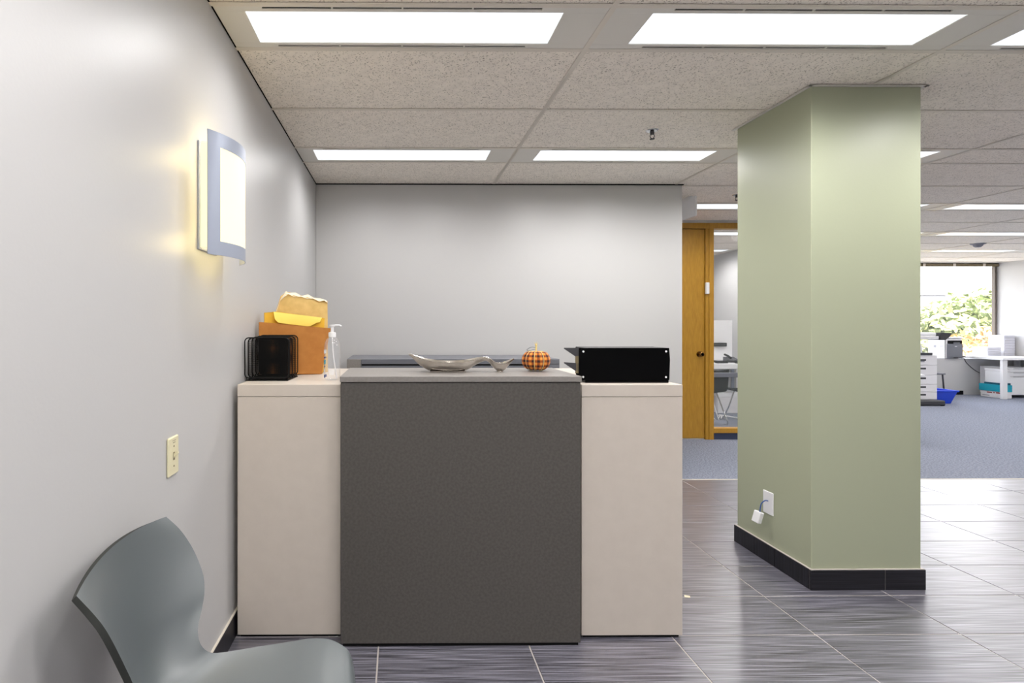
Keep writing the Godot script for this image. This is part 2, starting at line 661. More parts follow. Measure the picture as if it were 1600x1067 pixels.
func build_shell() -> void:
	var top := 2.80
	wall("wall_left", "long white wall on the left carrying the wall lamp and light switch", bx(WALL_X - 0.15, WALL_X, -0.1, top, NEAR_D, 5.75), M.wall)
	wall("wall_back", "plain white wall straight behind the reception counter", bx(WALL_X, 2.374, -0.05, top, 4.275, 4.40, 0.003), M.wall)
	wall("wall_front", "white wall closing the room behind the viewpoint", bx(WALL_X - 0.15, RIGHT_X + 0.2, -0.1, top, NEAR_D - 0.15, NEAR_D), M.wall)  # unseen wall, set close so its bounce lifts the ceiling and counter
	wall("wall_bounce", "unseen white wall added right of the viewpoint to bounce light into the reception area", bx(LOBBY_X, LOBBY_X + 0.12, -0.05, top, NEAR_D, 4.15), M.far_wall)  # unseen wall, added so that its bounce brightens the reception ceiling
	wall("wall_right", "white wall at the far right end of the open office", bx(RIGHT_X, RIGHT_X + 0.2, -0.1, top, NEAR_D, FAR_D), M.far_wall)
	# far outer wall: solid below the ledge, one wide window above, solid head and the stretch behind the meeting room
	var st := tool()
	add_bx(st, 5.35, RIGHT_X, -0.1, 0.665, 9.38, FAR_D + 0.3)
	add_bx(st, 5.35, RIGHT_X, 2.452, top, FAR_D - 0.04, FAR_D + 0.3)
	add_bx(st, 5.35, 6.2, 0.665, 2.452, FAR_D - 0.04, FAR_D + 0.3)
	wall("wall_far", "white window wall with a deep ledge at the far end of the office", st, M.far_wall)
	var b := thing("baseboard_far", "black skirting along the foot of the far window wall", "skirting", Vector3.ZERO, "", "structure")
	obj("skirting_strip", bx(5.46, 10.4, 0.0, 0.075, 9.365, 9.38), M.black, b)
	# meeting room walls
	wall("wall_side", "white side wall of the glazed meeting room", bx(5.35, 5.45, -0.05, top, 5.75, FAR_D + 0.3), M.far_wall)
	wall("wall_meeting", "white end wall of the glazed meeting room", bx(WALL_X - 0.15, 5.35, -0.1, top, FAR_D - 0.05, FAR_D + 0.3), M.far_wall)
	wall("wall_meeting_left", "white inner wall at the left of the meeting room", bx(1.2, 1.3, -0.05, top, 5.83, FAR_D - 0.05), M.far_wall)
	# window_1: far window, frame, head rail and panes
	var w := thing("window_1", "wide far window looking onto pale trees", "window", Vector3.ZERO, "", "structure")
	st = tool()
	add_bx(st, 6.2, RIGHT_X, 2.398, 2.452, 9.66, 9.72, 0.006)
	obj("head_rail", st, M.ivory_dark, w)
	for x in [6.2, 7.93, 9.60, 11.37]:
		obj("mullion", bx(x, x + 0.04, 0.665, 2.40, 9.69, 9.75, 0.004), M.bronze, w)
	obj("bottom_rail", bx(6.2, RIGHT_X, 0.665, 0.70, 9.69, 9.75, 0.004), M.bronze, w)
	for k in 3:
		var x0 := 6.245 + 1.7 * k
		obj("pane", bx(x0, minf(x0 + 1.685, 11.37), 0.70, 2.40, 9.715, 9.719), M.glass, w)
	for x in [6.9, 8.6, 9.95, 10.53, 11.1]:
		obj("rail_clip", bx(x, x + 0.05, 2.392, 2.456, 9.652, 9.66, 0.003), M.tee, w)


func build_floor() -> void:
	var f := thing("floor", "floor of dark streaked tiles meeting grey blue carpet", "floor", Vector3.ZERO, "", "structure")
	var d_edge := 2.1354 + 7.0 * FOOT
	obj("grout", bx(WALL_X - 0.1, RIGHT_X, -0.1, -0.0022, NEAR_D, d_edge), M.grout, f)
	# single tiles in and near view, one shared shape
	var st := tool()
	box(st, Vector3(0.0027, -0.009, 0.0027), Vector3(0.6096 - 0.0027, 0.0, FOOT - 0.0027), 0.0011)
	var mesh := st.commit()
	var rest := tool()
	var x_first := -0.0819 - 0.6096
	for i in 20:
		for j in range(-11, 7):
			var x := x_first + i * 0.6096
			var d := 2.1354 + (j + 1) * FOOT
			if j >= -4 and i < 12:
				place_mesh("floor_tile", mesh, M.floor_tiles[rng.randi() % 6], f, P(x, 0.0, d))
			else:
				box(rest, P(x + 0.0022, -0.009, d - 0.0022), P(x + 0.6074, 0.0, d - FOOT + 0.0022), 0.0011)
	var o := obj("outlying_tiles", rest, M.floor_tiles[0], f)
	o.set_meta("kind", "stuff")
	obj("carpet", bx(WALL_X - 0.1, RIGHT_X, -0.1, 0.002, d_edge + 0.008, FAR_D), M.carpet, f)
	obj("edge_strip", bx(WALL_X, RIGHT_X, -0.1, 0.003, d_edge - 0.002, d_edge + 0.008, 0.001), M.tee, f)
	# tile skirting on the left wall
	var b := thing("baseboard_left", "dark streaked tile skirting along the left wall", "skirting", Vector3.ZERO, "", "structure")
	for k in 13:
		var d0: float = -1.29 + 0.61 * k
		if d0 > 4.2:
			break
		obj("skirting_tile", bx(WALL_X, WALL_X + 0.012, 0.0, 0.095, d0 + 0.001, minf(d0 + 0.608, 4.27), 0.001), M.base_side, b)
	obj("sealant", bx(WALL_X, WALL_X + 0.009, 0.094, 0.0975, NEAR_D, 4.27), M.tee, b)


func build_ceiling() -> void:
	var c := thing("ceiling", "suspended ceiling of pitted tiles in a white metal grid", "ceiling", Vector3.ZERO, "", "structure")
	obj("slab", bx(WALL_X - 0.15, RIGHT_X + 0.2, 2.80, 2.95, NEAR_D - 0.15, FAR_D + 0.3), M.slab, c)
	var st := tool()
	var far := FAR_D - 0.03
	# tees across and along, 24 mm flanges
	for k in range(0, 8):
		var x := GRID_X + BAY * k
		add_bx(st, x - 0.012, x + 0.012, CEIL, CEIL + 0.0015, NEAR_D, far)
		add_bx(st, x - 0.0015, x + 0.0015, CEIL, CEIL + 0.03, NEAR_D, far)
	var rows := []
	for n in range(-4, 6):
		for s in [0, 1, 3]:
			var d: float = GRID_D + (n * 5 + s) * FOOT
			if d > NEAR_D and d < far:
				rows.append(d)
				add_bx(st, WALL_X, RIGHT_X, CEIL + 0.0003, CEIL + 0.0018, d - 0.012, d + 0.012)
				add_bx(st, WALL_X, RIGHT_X, CEIL, CEIL + 0.03, d - 0.0015, d + 0.0015)
	obj("tee_grid", st, M.tee, c)
	# wall angle
	st = tool()
	add_bx(st, WALL_X, WALL_X + 0.006, CEIL + 0.0006, CEIL + 0.002, NEAR_D, 5.7)
	add_bx(st, WALL_X, 2.38, CEIL - 0.003, CEIL + 0.002, 4.262, 4.275)
	obj("wall_angle", st, M.slot, c)
	# tiles
	for n in range(-4, 6):
		for b in range(-1, 8):
			var x0 := maxf(GRID_X + BAY * b, WALL_X)
			var x1 := minf(GRID_X + BAY * (b + 1), RIGHT_X)
			if x1 - x0 < 0.1:
				continue
			var spans := [[1, 3], [3, 5]]
			if not has_lamp(n, b):
				spans.append([0, 1])
			for s in spans:
				var d0: float = GRID_D + (n * 5 + s[0]) * FOOT
				var d1: float = GRID_D + (n * 5 + s[1]) * FOOT
				d0 = maxf(d0, NEAR_D)
				d1 = minf(d1, far)
				if d1 - d0 < 0.05:
					continue
				obj("ceiling_tile", bx(x0 + 0.003, x1 - 0.003, CEIL + 0.004, CEIL + 0.02, d0 + 0.003, d1 - 0.003), M.panels[rng.randi() % 4], c)


# rows run away from the viewpoint, bays count from the left wall
func has_lamp(n: int, b: int) -> bool:
	if n < -2 or n > 4 or b < -1 or b > 6:
		return false
	if n == 1 and b == 2:
		return false
	if n <= 0 and b > 3 or n < 0 and b > 0:
		return false
	return true


func build_lights() -> void:
	var bay_word := {-1: "first bay", 0: "second bay", 1: "third bay", 2: "fourth bay", 3: "fifth bay", 4: "sixth bay", 5: "seventh bay", 6: "eighth bay"}
	var row_word := {0: "nearest row overhead", 1: "row just before the back wall", 2: "first row beyond the back wall", 3: "second row beyond the back wall", 4: "row close to the far windows"}
	for n in range(-2, 5):
		for b in range(-1, 7):
			if not has_lamp(n, b):
				continue
			var cx := GRID_X + BAY * (b + 0.5)
			if b == -1:
				cx = 0.0225
			# output is tuned by row and bay to balance how bright the walls come out
			var output: float = {-2: 0.8, -1: 1.15, 0: 1.0, 1: 1.05}.get(n, 0.95 if b <= 2 and n >= 3 else 0.55) * (0.58 if b == -1 and n >= 0 else 1.0)
			var label := "fluorescent ceiling light in the row behind the viewpoint"
			var group := "ceiling lights behind the viewpoint"
			if n >= 0:
				label = "long ceiling light in the %s, %s from the left" % [row_word[n], bay_word[b]]
				group = "recessed fluorescent ceiling lights"
			ceiling_light(cx, GRID_D + (n * 5 + 0.5) * FOOT, maxf(GRID_X + BAY * b, WALL_X), minf(GRID_X + BAY * (b + 1), RIGHT_X), output, label, group)


func ceiling_light(cx: float, d: float, x0: float, x1: float, output: float, label: String, group: String) -> void:
	var t := thing("ceiling_light", label, "ceiling light", P(cx, CEIL, d), group)
	var y0 := CEIL + 0.0022
	var y1 := CEIL + 0.006
	var lx := 0.5975
	var ld := 0.107
	x0 += 0.004
	x1 -= 0.004
	var st := tool()
	# frame strips round the lens, with the air slots left open
	for s in [-1.0, 1.0]:
		add_bx(st, x0, x1, y0, y1, d + s * ld, d + s * 0.1235)
		add_bx(st, x0, x1, y0, y1, d + s * 0.1345, d + s * 0.1495)
		var xs := cx - 0.006 - 0.522
		add_bx(st, x0, xs, y0, y1, d + s * 0.1235, d + s * 0.1345)
		for k in 4:
			var a := xs + 0.261 * (k + 1)
			add_bx(st, a - 0.006, (a + 0.001) if k < 3 else x1, y0, y1, d + s * 0.1235, d + s * 0.1345)
	obj("housing", st, M.fixture, t)
	for s in [-1.0, 1.0]:
		var e0 := x0 if s < 0 else cx + lx
		var e1 := cx - lx if s < 0 else x1
		obj("end_panel", bx(e0, e1, y0, y1 + 0.001, d - ld, d + ld, 0.0008), M.fixture, t)
		obj("air_slot", bx(cx - 0.54, cx + 0.53, y1 + 0.0003, y1 + 0.008, d + s * 0.1215, d + s * 0.1365), M.slot, t)
	obj("diffuser", bx(cx - lx - 0.002, cx + lx + 0.002, y1, y1 + 0.006, d - ld - 0.002, d + ld + 0.002), M.lens, t)
	# the tubes behind the prismatic lens throw their light mostly downwards
	for q in [-0.3, 0.3]:
		var l := SpotLight3D.new()
		l.name = "lamp"
		l.light_energy = LAMP_ENERGY * output
		l.light_color = Color(1.0, 0.992, 0.985)
		l.light_size = 0.06
		l.spot_angle = 89.5
		l.spot_angle_attenuation = 0.9
		l.spot_range = 20.0
		l.spot_attenuation = 2.0
		l.shadow_enabled = true
		l.rotation_degrees.x = -90
		l.position = Vector3(q, -0.05, 0)
		t.add_child(l, true)


# ------------------------------------------------------------------ column
func build_column() -> void:
	var x0 := 2.024
	var x1 := 2.567
	var d0 := 2.500
	var d1 := 3.050
	var c := thing("column", "square pale green column with a dark tile skirting", "column", P((x0 + x1) / 2, 0, (d0 + d1) / 2), "", "structure")
	obj("shaft", bx(x0, x1, 0.0, 2.80, d0, d1, 0.003), M.green, c)
	# angle trim under the ceiling, standing a little off the shaft
	var st := tool()
	var y := CEIL - 0.0025
	add_bx(st, x0 - 0.022, x1 + 0.022, y, y + 0.002, d0 - 0.022, d0 - 0.003)
	add_bx(st, x0 - 0.022, x0 - 0.003, y, y + 0.002, d0 - 0.022, d1 + 0.022)
	add_bx(st, x1 + 0.003, x1 + 0.022, y, y + 0.002, d0 - 0.022, d1 + 0.022)
	obj("angle_trim", st, M.fixture, c)
	var t := 0.0125
	var h := 0.098
	var g := 0.0014
	# front, left, right and back skirting tiles
	for s in [[x0 - t, 2.379], [2.379, x1 + t]]:
		obj("skirting_tile", bx(s[0] + g, s[1] - g, 0.0, h, d0 - t, d0, 0.001), M.base_along, c)
	for s in [[d0, 2.729], [2.729, 2.885], [2.885, d1 + t]]:
		obj("skirting_tile", bx(x0 - t, x0, 0.0, h, s[0] + g, s[1] - g, 0.001), M.base_side, c)
	for s in [[d0, 2.80], [2.80, d1 + t]]:
		obj("skirting_tile", bx(x1, x1 + t, 0.0, h, s[0] + g, s[1] - g, 0.001), M.base_side, c)
	obj("skirting_tile", bx(x0 + g, x1 - g, 0.0, h, d1, d1 + t, 0.001), M.base_along, c)
	st = tool()
	add_bx(st, x0 - t + 0.002, x1 + t - 0.002, 0.0, h + 0.0025, d0 - t + 0.003, d0)
	add_bx(st, x0 - t + 0.003, x0, 0.0, h + 0.0025, d0 - t + 0.002, d1 + t - 0.002)
	add_bx(st, x1, x1 + t - 0.003, 0.0, h + 0.0025, d0 - t + 0.002, d1 + t - 0.002)
	obj("skirting_grout", st, M.grout, c)
	# cable outlet on the left face
	var o := thing("cable_outlet", "white wall plate on the green column with a small box hanging from a cable", "outlet", P(x0, 0.325, 2.79))
	obj("plate", bx(x0 - 0.006, x0, 0.262, 0.386, 2.750, 2.827, 0.003), M.white, o)
	st = tool()
	tube(st, spline([P(x0 - 0.002, 0.333, 2.787), P(x0 - 0.022, 0.336, 2.787), P(x0 - 0.040, 0.315, 2.792), P(x0 - 0.044, 0.268, 2.797)], 6), 0.0028)
	obj("cable", st, M.blue_cable, o)
	var bxm := tool()
	box(bxm, Vector3(-0.011, -0.062, -0.021), Vector3(0.015, 0.0, 0.021), 0.003)
	var j := place_mesh("jack_box", bxm.commit(), M.white, o, P(x0 - 0.046, 0.272, 2.800) - o.position)
	j.rotation = Vector3(0.12, 0.25, -0.22)


# ------------------------------------------------------------------ reception counter
func build_counter() -> void:
	var y_top := 1.050
	for side in [0, 1]:
		var x0 := -0.668 if side == 0 else 0.756
		var x1 := -0.241 if side == 0 else 1.175
		var d0 := 2.128 if side == 0 else 2.113
		var d1 := 2.90
		var t := thing("counter_cabinet", "cream counter cabinet between the left wall and the dark grey front panel" if side == 0 else "cream counter cabinet at the right end of the counter, under the black tray", "cabinet", P((x0 + x1) / 2, 0, d0), "cream cabinets flanking the grey counter front")
		obj("front_panel", bx(x0, x1, 0.013, y_top - 0.0515, d0 + 0.001, d0 + 0.02, 0.0012), M.cream, t)
		for x in [x0, x1 - 0.018]:
			obj("side_panel", bx(x, x + 0.018, 0.013, y_top - 0.0515, d0 + 0.0205, d1, 0.001), M.cream, t)
		obj("top", bx(x0, x1, y_top - 0.050, y_top, d0, d1, 0.0015), M.cream, t)
		var st := tool()
		add_bx(st, x0 + 0.01, x1 - 0.01, 0.0, 0.0125, d0 + 0.012, d1 - 0.02)
		obj("plinth", st, M.black, t)
		obj("back_panel", bx(x0 + 0.019, x1 - 0.019, 0.013, y_top - 0.0515, d1 - 0.02, d1, 0.001), M.cream, t)
	var k := thing("reception_desk", "dark grey reception desk front with a lighter grey ledge on top", "desk", P(0.25, 0, 2.06))
	obj("front_panel", bx(-0.2335, 0.7345, 0.0135, 1.0655, 2.066, 2.09, 0.0012), M.grey_laminate, k)
	obj("ledge", bx(-0.236, 0.7365, 1.0675, 1.0905, 2.057, 2.462, 0.0015), M.ledge, k)
	obj("plinth", bx(-0.225, 0.727, 0.0, 0.013, 2.072, 2.088), M.black, k)
	for x in [-0.2335, 0.7165]:
		obj("side_panel", bx(x, x + 0.018, 0.0, 1.0665, 2.0905, 2.46, 0.001), M.grey_laminate, k)
	obj("worktop", bx(-0.214, 0.715, 0.72, 0.745, 2.10, 2.88, 0.0015), M.ledge, k)
	# grey storage unit behind
	var c := thing("storage_unit", "low grey storage unit standing against the white wall behind the reception desk", "cabinet", P(0.4, 0, 3.75))
	obj("body", bx(-0.379, 1.176, 0.03, 1.022, 3.752, 4.24, 0.002), M.steel_grey, c)
	obj("end_panel", bx(-0.379, -0.275, 0.03, 1.0445, 3.742, 3.7515, 0.0015), M.ledge, c)
	obj("door", bx(-0.274, 1.176, 0.03, 0.996, 3.742, 3.7515, 0.001), M.steel_grey, c)
	obj("top_rail", bx(-0.274, 1.176, 1.0085, 1.0445, 3.742, 3.7515, 0.001), M.steel_grey, c)
	obj("finger_pull", bx(-0.27, 0.99, 0.9965, 1.008, 3.7495, 3.7515), M.black, c)
	obj("filler", bx(0.99, 1.176, 0.9965, 1.008, 3.7435, 3.7515), M.steel_grey, c)
	obj("top", bx(-0.379, 1.176, 1.0225, 1.0450, 3.752, 4.24, 0.001), M.steel_grey, c)
	obj("plinth", bx(-0.36, 1.15, 0.0, 0.03, 3.80, 4.22), M.black, c)


# ------------------------------------------------------------------ wall lamp
func build_sconce() -> void:
	var t := thing("wall_lamp", "square wall lamp with a bowed grey metal frame round glowing cream glass", "wall lamp", P(WALL_X, 1.74, 1.85))
	obj("back_plate", bx(WALL_X, WALL_X + 0.006, 1.558, 1.931, 1.762, 1.938, 0.001), M.alu, t)
	# box of glowing glass between the plate and the frame
	obj("glass_body", bx(WALL_X + 0.007, WALL_X + 0.082, 1.560, 1.929, 1.765, 1.935, 0.006), M.sconce_glow, t)
	var bow := func(d: float) -> float:
		var u := (d - 1.85) / 0.17
		return -0.625 + 0.062 * (1.0 - u * u)
	var y0 := 1.530
	var y1 := 1.939
	var frame := tool()
	# the frame as four bowed strips and the pane inside them
	for band in [[y0, y0 + 0.047, 1.68, 2.02], [y1 - 0.047, y1, 1.68, 2.02], [y0 + 0.047, y1 - 0.047, 1.68, 1.722], [y0 + 0.047, y1 - 0.047, 1.978, 2.02]]:
		var G := []
		var steps := 22 if band[3] - band[2] > 0.2 else 5
		for i in 2:
			var row := []
			for j in steps + 1:
				var d := lerpf(band[2], band[3], float(j) / steps)
				row.append(P(bow.call(d), lerpf(band[0], band[1], float(i)), d))
			G.append(row)
		shell(frame, G, 0.003)
	obj("frame", frame, M.alu, t)
	var pane := tool()
	var G2 := []
	for i in 2:
		var row := []
		for j in 19:
			var d := lerpf(1.7225, 1.9775, j / 18.0)
			row.append(P(bow.call(d) - 0.001, lerpf(y0 + 0.0475, y1 - 0.0475, float(i)), d))
		G2.append(row)
	shell(pane, G2, 0.002)
	obj("glass_front", pane, M.sconce_glow, t)
	var st := tool()
	for y in [1.60, 1.87]:
		tube(st, [P(WALL_X + 0.07, y, 1.85), P(-0.566, y, 1.85)], 0.006)
	obj("stud", st, M.alu, t)
	# two bulbs, one near the open bottom and one near the open top
	for y in [1.590, 1.895]:
		var l := OmniLight3D.new()
		l.name = "lamp"
		l.light_color = Color(1.0, 0.90, 0.62)
		l.light_energy = 0.034
		l.light_size = 0.02
		l.omni_range = 12.0
		l.omni_attenuation = 2.0
		l.shadow_enabled = true
		t.add_child(l, true)
		l.position = P(WALL_X + 0.045, y, 1.85) - t.position


# ------------------------------------------------------------------ chair in the foreground
func build_chair() -> void:
	var t := thing("shell_chair", "grey moulded plastic shell chair with a waisted back, standing against the left wall", "chair", P(-0.38, 0, 1.156))
	var L := [[-.604, .79, .958], [-.576, .763, .955], [-.554, .7356, .955], [-.5405, .705, .96], [-.5315, .670, .97], [-.526, .632, .985], [-.524, .600, 1.0], [-.519, .545, 1.018], [-.502, .498, 1.025], [-.476, .470, 1.02], [-.44, .46, 1.008], [-.37, .455, .985], [-.29, .453, .962], [-.23, .456, .952], [-.17, .455, .957], [-.135, .447, .975], [-.118, .428, .99]]
	var R := [[-.617, .79, 1.355], [-.590, .752, 1.373], [-.568, .712, 1.384], [-.548, .672, 1.386], [-.526, .626, 1.376], [-.5155, .592, 1.357], [-.513, .562, 1.335], [-.511, .525, 1.303], [-.498, .494, 1.290], [-.475, .469, 1.297], [-.44, .460, 1.311], [-.37, .456, 1.336], [-.29, .4537, 1.36], [-.23, .4566, 1.37], [-.18, .455, 1.365], [-.140, .447, 1.343], [-.124, .427, 1.325]]
	var C := [[-.640, .806], [-.632, .768], [-.622, .728], [-.612, .688], [-.600, .640], [-.590, .595], [-.583, .556], [-.570, .512], [-.545, .474], [-.502, .447], [-.45, .436], [-.37, .432], [-.29, .434], [-.22, .440], [-.16, .440], [-.118, .430], [-.102, .408]]
	var rows_l := []
	var rows_r := []
	var rows_c := []
	for i in L.size():
		rows_l.append(P(L[i][0], L[i][1], L[i][2]))
		rows_r.append(P(R[i][0], R[i][1], R[i][2]))
		rows_c.append(P(C[i][0], C[i][1], (L[i][2] + R[i][2]) / 2.0))
	rows_l = spline(rows_l, 5)
	rows_r = spline(rows_r, 5)
	rows_c = spline(rows_c, 5)
	var G := []
	for i in rows_l.size():
		var row := []
		for j in 29:
			var u := j / 28.0
			row.append(rows_l[i] * (2.0 * (u - 0.5) * (u - 1.0)) + rows_c[i] * (4.0 * u * (1.0 - u)) + rows_r[i] * (2.0 * u * (u - 0.5)))
		G.append(row)
	var st := tool()
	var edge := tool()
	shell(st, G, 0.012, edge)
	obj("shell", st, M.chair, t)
	obj("edge", edge, M.chair_rim_shade, t).set_meta("label", "cut edge of the shell, coloured darker to stand in for shade")
	for k in 2:
		var dd: float = [1.01, 1.31][k]
		var w: float = [-0.05, 0.05][k]
		for q in [[-0.46, -0.44], [-0.14, -0.17]]:
			var leg := tool()
			tube(leg, [P(q[0], 0.0, dd + w), P(q[1], 0.418, dd)], 0.011, 12)
			obj("leg", leg, M.chrome, t)
		var bar := tool()
		tube(bar, [P(-0.45, 0.415, dd), P(-0.16, 0.415, dd)], 0.010, 12)
		obj("seat_rail", bar, M.chrome, t)


# ------------------------------------------------------------------ things on the counter
func build_counter_things() -> void:
	var y := 1.050
	file_sorter(y)
	# manila folder, two leaves, turned so that its right end stands further back
	var f := thing("file_folder", "brown kraft file folder standing behind the wire sorter", "folder", P(-0.5, y, 2.53))
	var st := tool()
	prism(st, [P(-0.668, 1.060, 2.458), P(-0.667, 1.306, 2.452), P(-0.640, 1.304, 2.462), P(-0.339, 1.280, 2.572), P(-0.352, 1.220, 2.570), P(-0.386, y + 0.001, 2.565)], P(-0.0015, 0, 0.004))
	obj("front_leaf", st, M.kraft, f)
	st = tool()
	prism(st, [P(-0.672, 1.060, 2.470), P(-0.672, 1.310, 2.470), P(-0.645, 1.309, 2.480), P(-0.349, 1.278, 2.588), P(-0.386, y + 0.001, 2.580)], P(-0.0015, 0, 0.004))
	obj("back_leaf", st, M.kraft, f)
	# yellow envelope with its flap folded over
	var e := thing("yellow_envelope", "bright yellow envelope with its flap folded down, behind the brown folder", "envelope", P(-0.5, y, 2.58))
	st = tool()
	prism(st, [P(-0.650, y + 0.001, 2.500), P(-0.655, 1.356, 2.505), P(-0.600, 1.362, 2.522), P(-0.376, 1.330, 2.605), P(-0.385, y + 0.001, 2.600)], P(-0.008, 0, 0.024))
	obj("body", st, M.yellow, e)
	st = tool()
	var G := []
	for i in 6:
		var u := i / 5.0
		var row := []
		for j in 15:
			var v := j / 14.0
			var drop := 0.052 * u * (1.0 if v > 0.07 else 0.7) * (1.0 - 0.55 * smoothstep(0.72, 1.0, v))
			var base := P(lerpf(-0.612, -0.388, v), lerpf(1.361, 1.333, v), lerpf(2.515, 2.600, v))
			row.append(base + Vector3(0.0, -drop, 0.004 + 0.022 * u - 0.010 * u * u) + Vector3(0.018 * u * (0.5 - v), 0, 0))
		G.append(row)
	shell(st, G, 0.0012)
	obj("flap", st, M.yellow_flap, e)
	# tall padded mailer with a torn, puckered mouth
	var m := thing("padded_mailer", "tall tan padded mailer with a torn open top, rearmost of the paper bundle", "envelope", P(-0.47, y, 2.64))
	st = tool()
	var F := []
	var prof := [[-0.622, 1.345, 1.0], [-0.598, 1.425, 0.9], [-0.575, 1.449, 0.7], [-0.56, 1.453, 0.6], [-0.53, 1.446, 0.5], [-0.50, 1.438, 0.5], [-0.47, 1.440, 0.5], [-0.44, 1.428, 0.45], [-0.41, 1.424, 0.4], [-0.385, 1.418, 0.3], [-0.372, 1.415, 0.2]]
	for face in [0, 1]:
		F = []
		for i in 9:
			var u := i / 8.0
			var row := []
			for k in prof.size():
				var q: Array = prof[k]
				var v := float(k) / (prof.size() - 1)
				var yy := lerpf(y + 0.001, q[1] + (0.018 * q[2] if face == 1 else 0.0), u)
				var swell := 0.022 * sin(PI * clampf(v, 0.02, 0.98)) * (1.0 - 0.55 * u)
				var wav := 0.0025 * sin(k * 2.3 + i * 1.7)
				row.append(P(lerpf(-0.640 + 0.0 * u, q[0], u * u) if k < 2 else lerpf(lerpf(-0.64, -0.37, v), q[0], u), yy, lerpf(2.592, 2.680, v) + (-swell if face == 0 else swell) + wav))
			F.append(row)
		shell(st, F, 0.002)
	obj("body", st, M.mailer, m)
	st = tool()
	G = []
	for i in 3:
		var row := []
		for k in prof.size():
			var q: Array = prof[k]
			var v := float(k) / (prof.size() - 1)
			row.append(P(q[0], q[1] + 0.004 - 0.014 * (1 - i) * q[2] + 0.006 * sin(k * 2.9 + i), lerpf(2.590, 2.678, v) + (i - 1.0) * 0.012))
		G.append(row)
	shell(st, G, 0.001)
	obj("torn_edge", st, M.torn, m)
	sanitizer(y)
	bowl()
	pumpkin()
	tray(y)


func wire_loop(x0: float, x1: float, y0: float, y1: float, d: float, r: float) -> Array:
	var pts := []
	for c in [[x1 - r, y1 - r, 90.0, 0.0], [x1 - r, y0 + r, 0.0, -90.0], [x0 + r, y0 + r, -90.0, -180.0], [x0 + r, y1 - r, 180.0, 90.0]]:
		for k in 5:
			var a := deg_to_rad(lerpf(c[2], c[3], k / 4.0))
			pts.append(P(c[0] + r * cos(a), c[1] + r * sin(a), d))
	pts.append(pts[0])
	return pts


func file_sorter(y: float) -> void:
	var t := thing("file_sorter", "black wire mesh file sorter at the left end of the counter, against the wall", "file sorter", P(-0.58, y, 2.36))
	# open front loop, then four mesh dividers one behind another
	var st := tool()
	tube(st, wire_loop(-0.680, -0.487, y + 0.012, y + 0.190, 2.270, 0.018), 0.0026)
	obj("front_loop", st, M.black, t)
	for k in 4:
		var d := 2.295 + 0.0465 * k
		var x0 := -0.672 + 0.004 * k
		var x1 := -0.488 + 0.003 * k
		var h := 0.188 + 0.003 * k
		var v := thing_part("divider", t)
		st = tool()
		tube(st, wire_loop(x0, x1, y + 0.012, y + h, d, 0.018), 0.0026)
		obj("wire_frame", st, M.black, v)
		st = tool()
		var step := 0.0044
		var n := int((x1 - x0 - 0.006) / step)
		for i in n:
			var x := x0 + 0.003 + i * step
			add_bx(st, x, x + 0.0013, y + 0.013, y + h - 0.002, d, d + 0.0008)
		n = int((h - 0.016) / step)
		for i in n:
			var yy := y + 0.014 + i * step
			add_bx(st, x0 + 0.003, x1 - 0.003, yy, yy + 0.0013, d, d + 0.0008)
		obj("mesh_screen", st, M.black, v)
	for x in [-0.672, -0.490]:
		st = tool()
		tube(st, [P(x, y + 0.0028, 2.262), P(x + 0.008, y + 0.0028, 2.444)], 0.0026)
		for k in 5:
			tube(st, [P(x + 0.001 * k, y + 0.003, 2.270 + 0.042 * k), P(x + 0.001 * k, y + 0.018, 2.270 + 0.042 * k)], 0.0022)
		obj("base_rail", st, M.black, t)
	st = tool()
	tube(st, [P(-0.672, y + 0.0026, 2.262), P(-0.490, y + 0.0026, 2.262)], 0.0022)
	tube(st, [P(-0.664, y + 0.0026, 2.444), P(-0.482, y + 0.0026, 2.444)], 0.0022)
	obj("cross_wire", st, M.black, t)
	st = tool()
	add_bx(st, -0.668, -0.486, y + 0.006, y + 0.0075, 2.295, 2.44)
	obj("tray_floor", st, M.black, t)


func thing_part(called: String, parent: Node3D) -> Node3D:
	var o := Node3D.new()
	o.name = called
	parent.add_child(o, true)
	return o


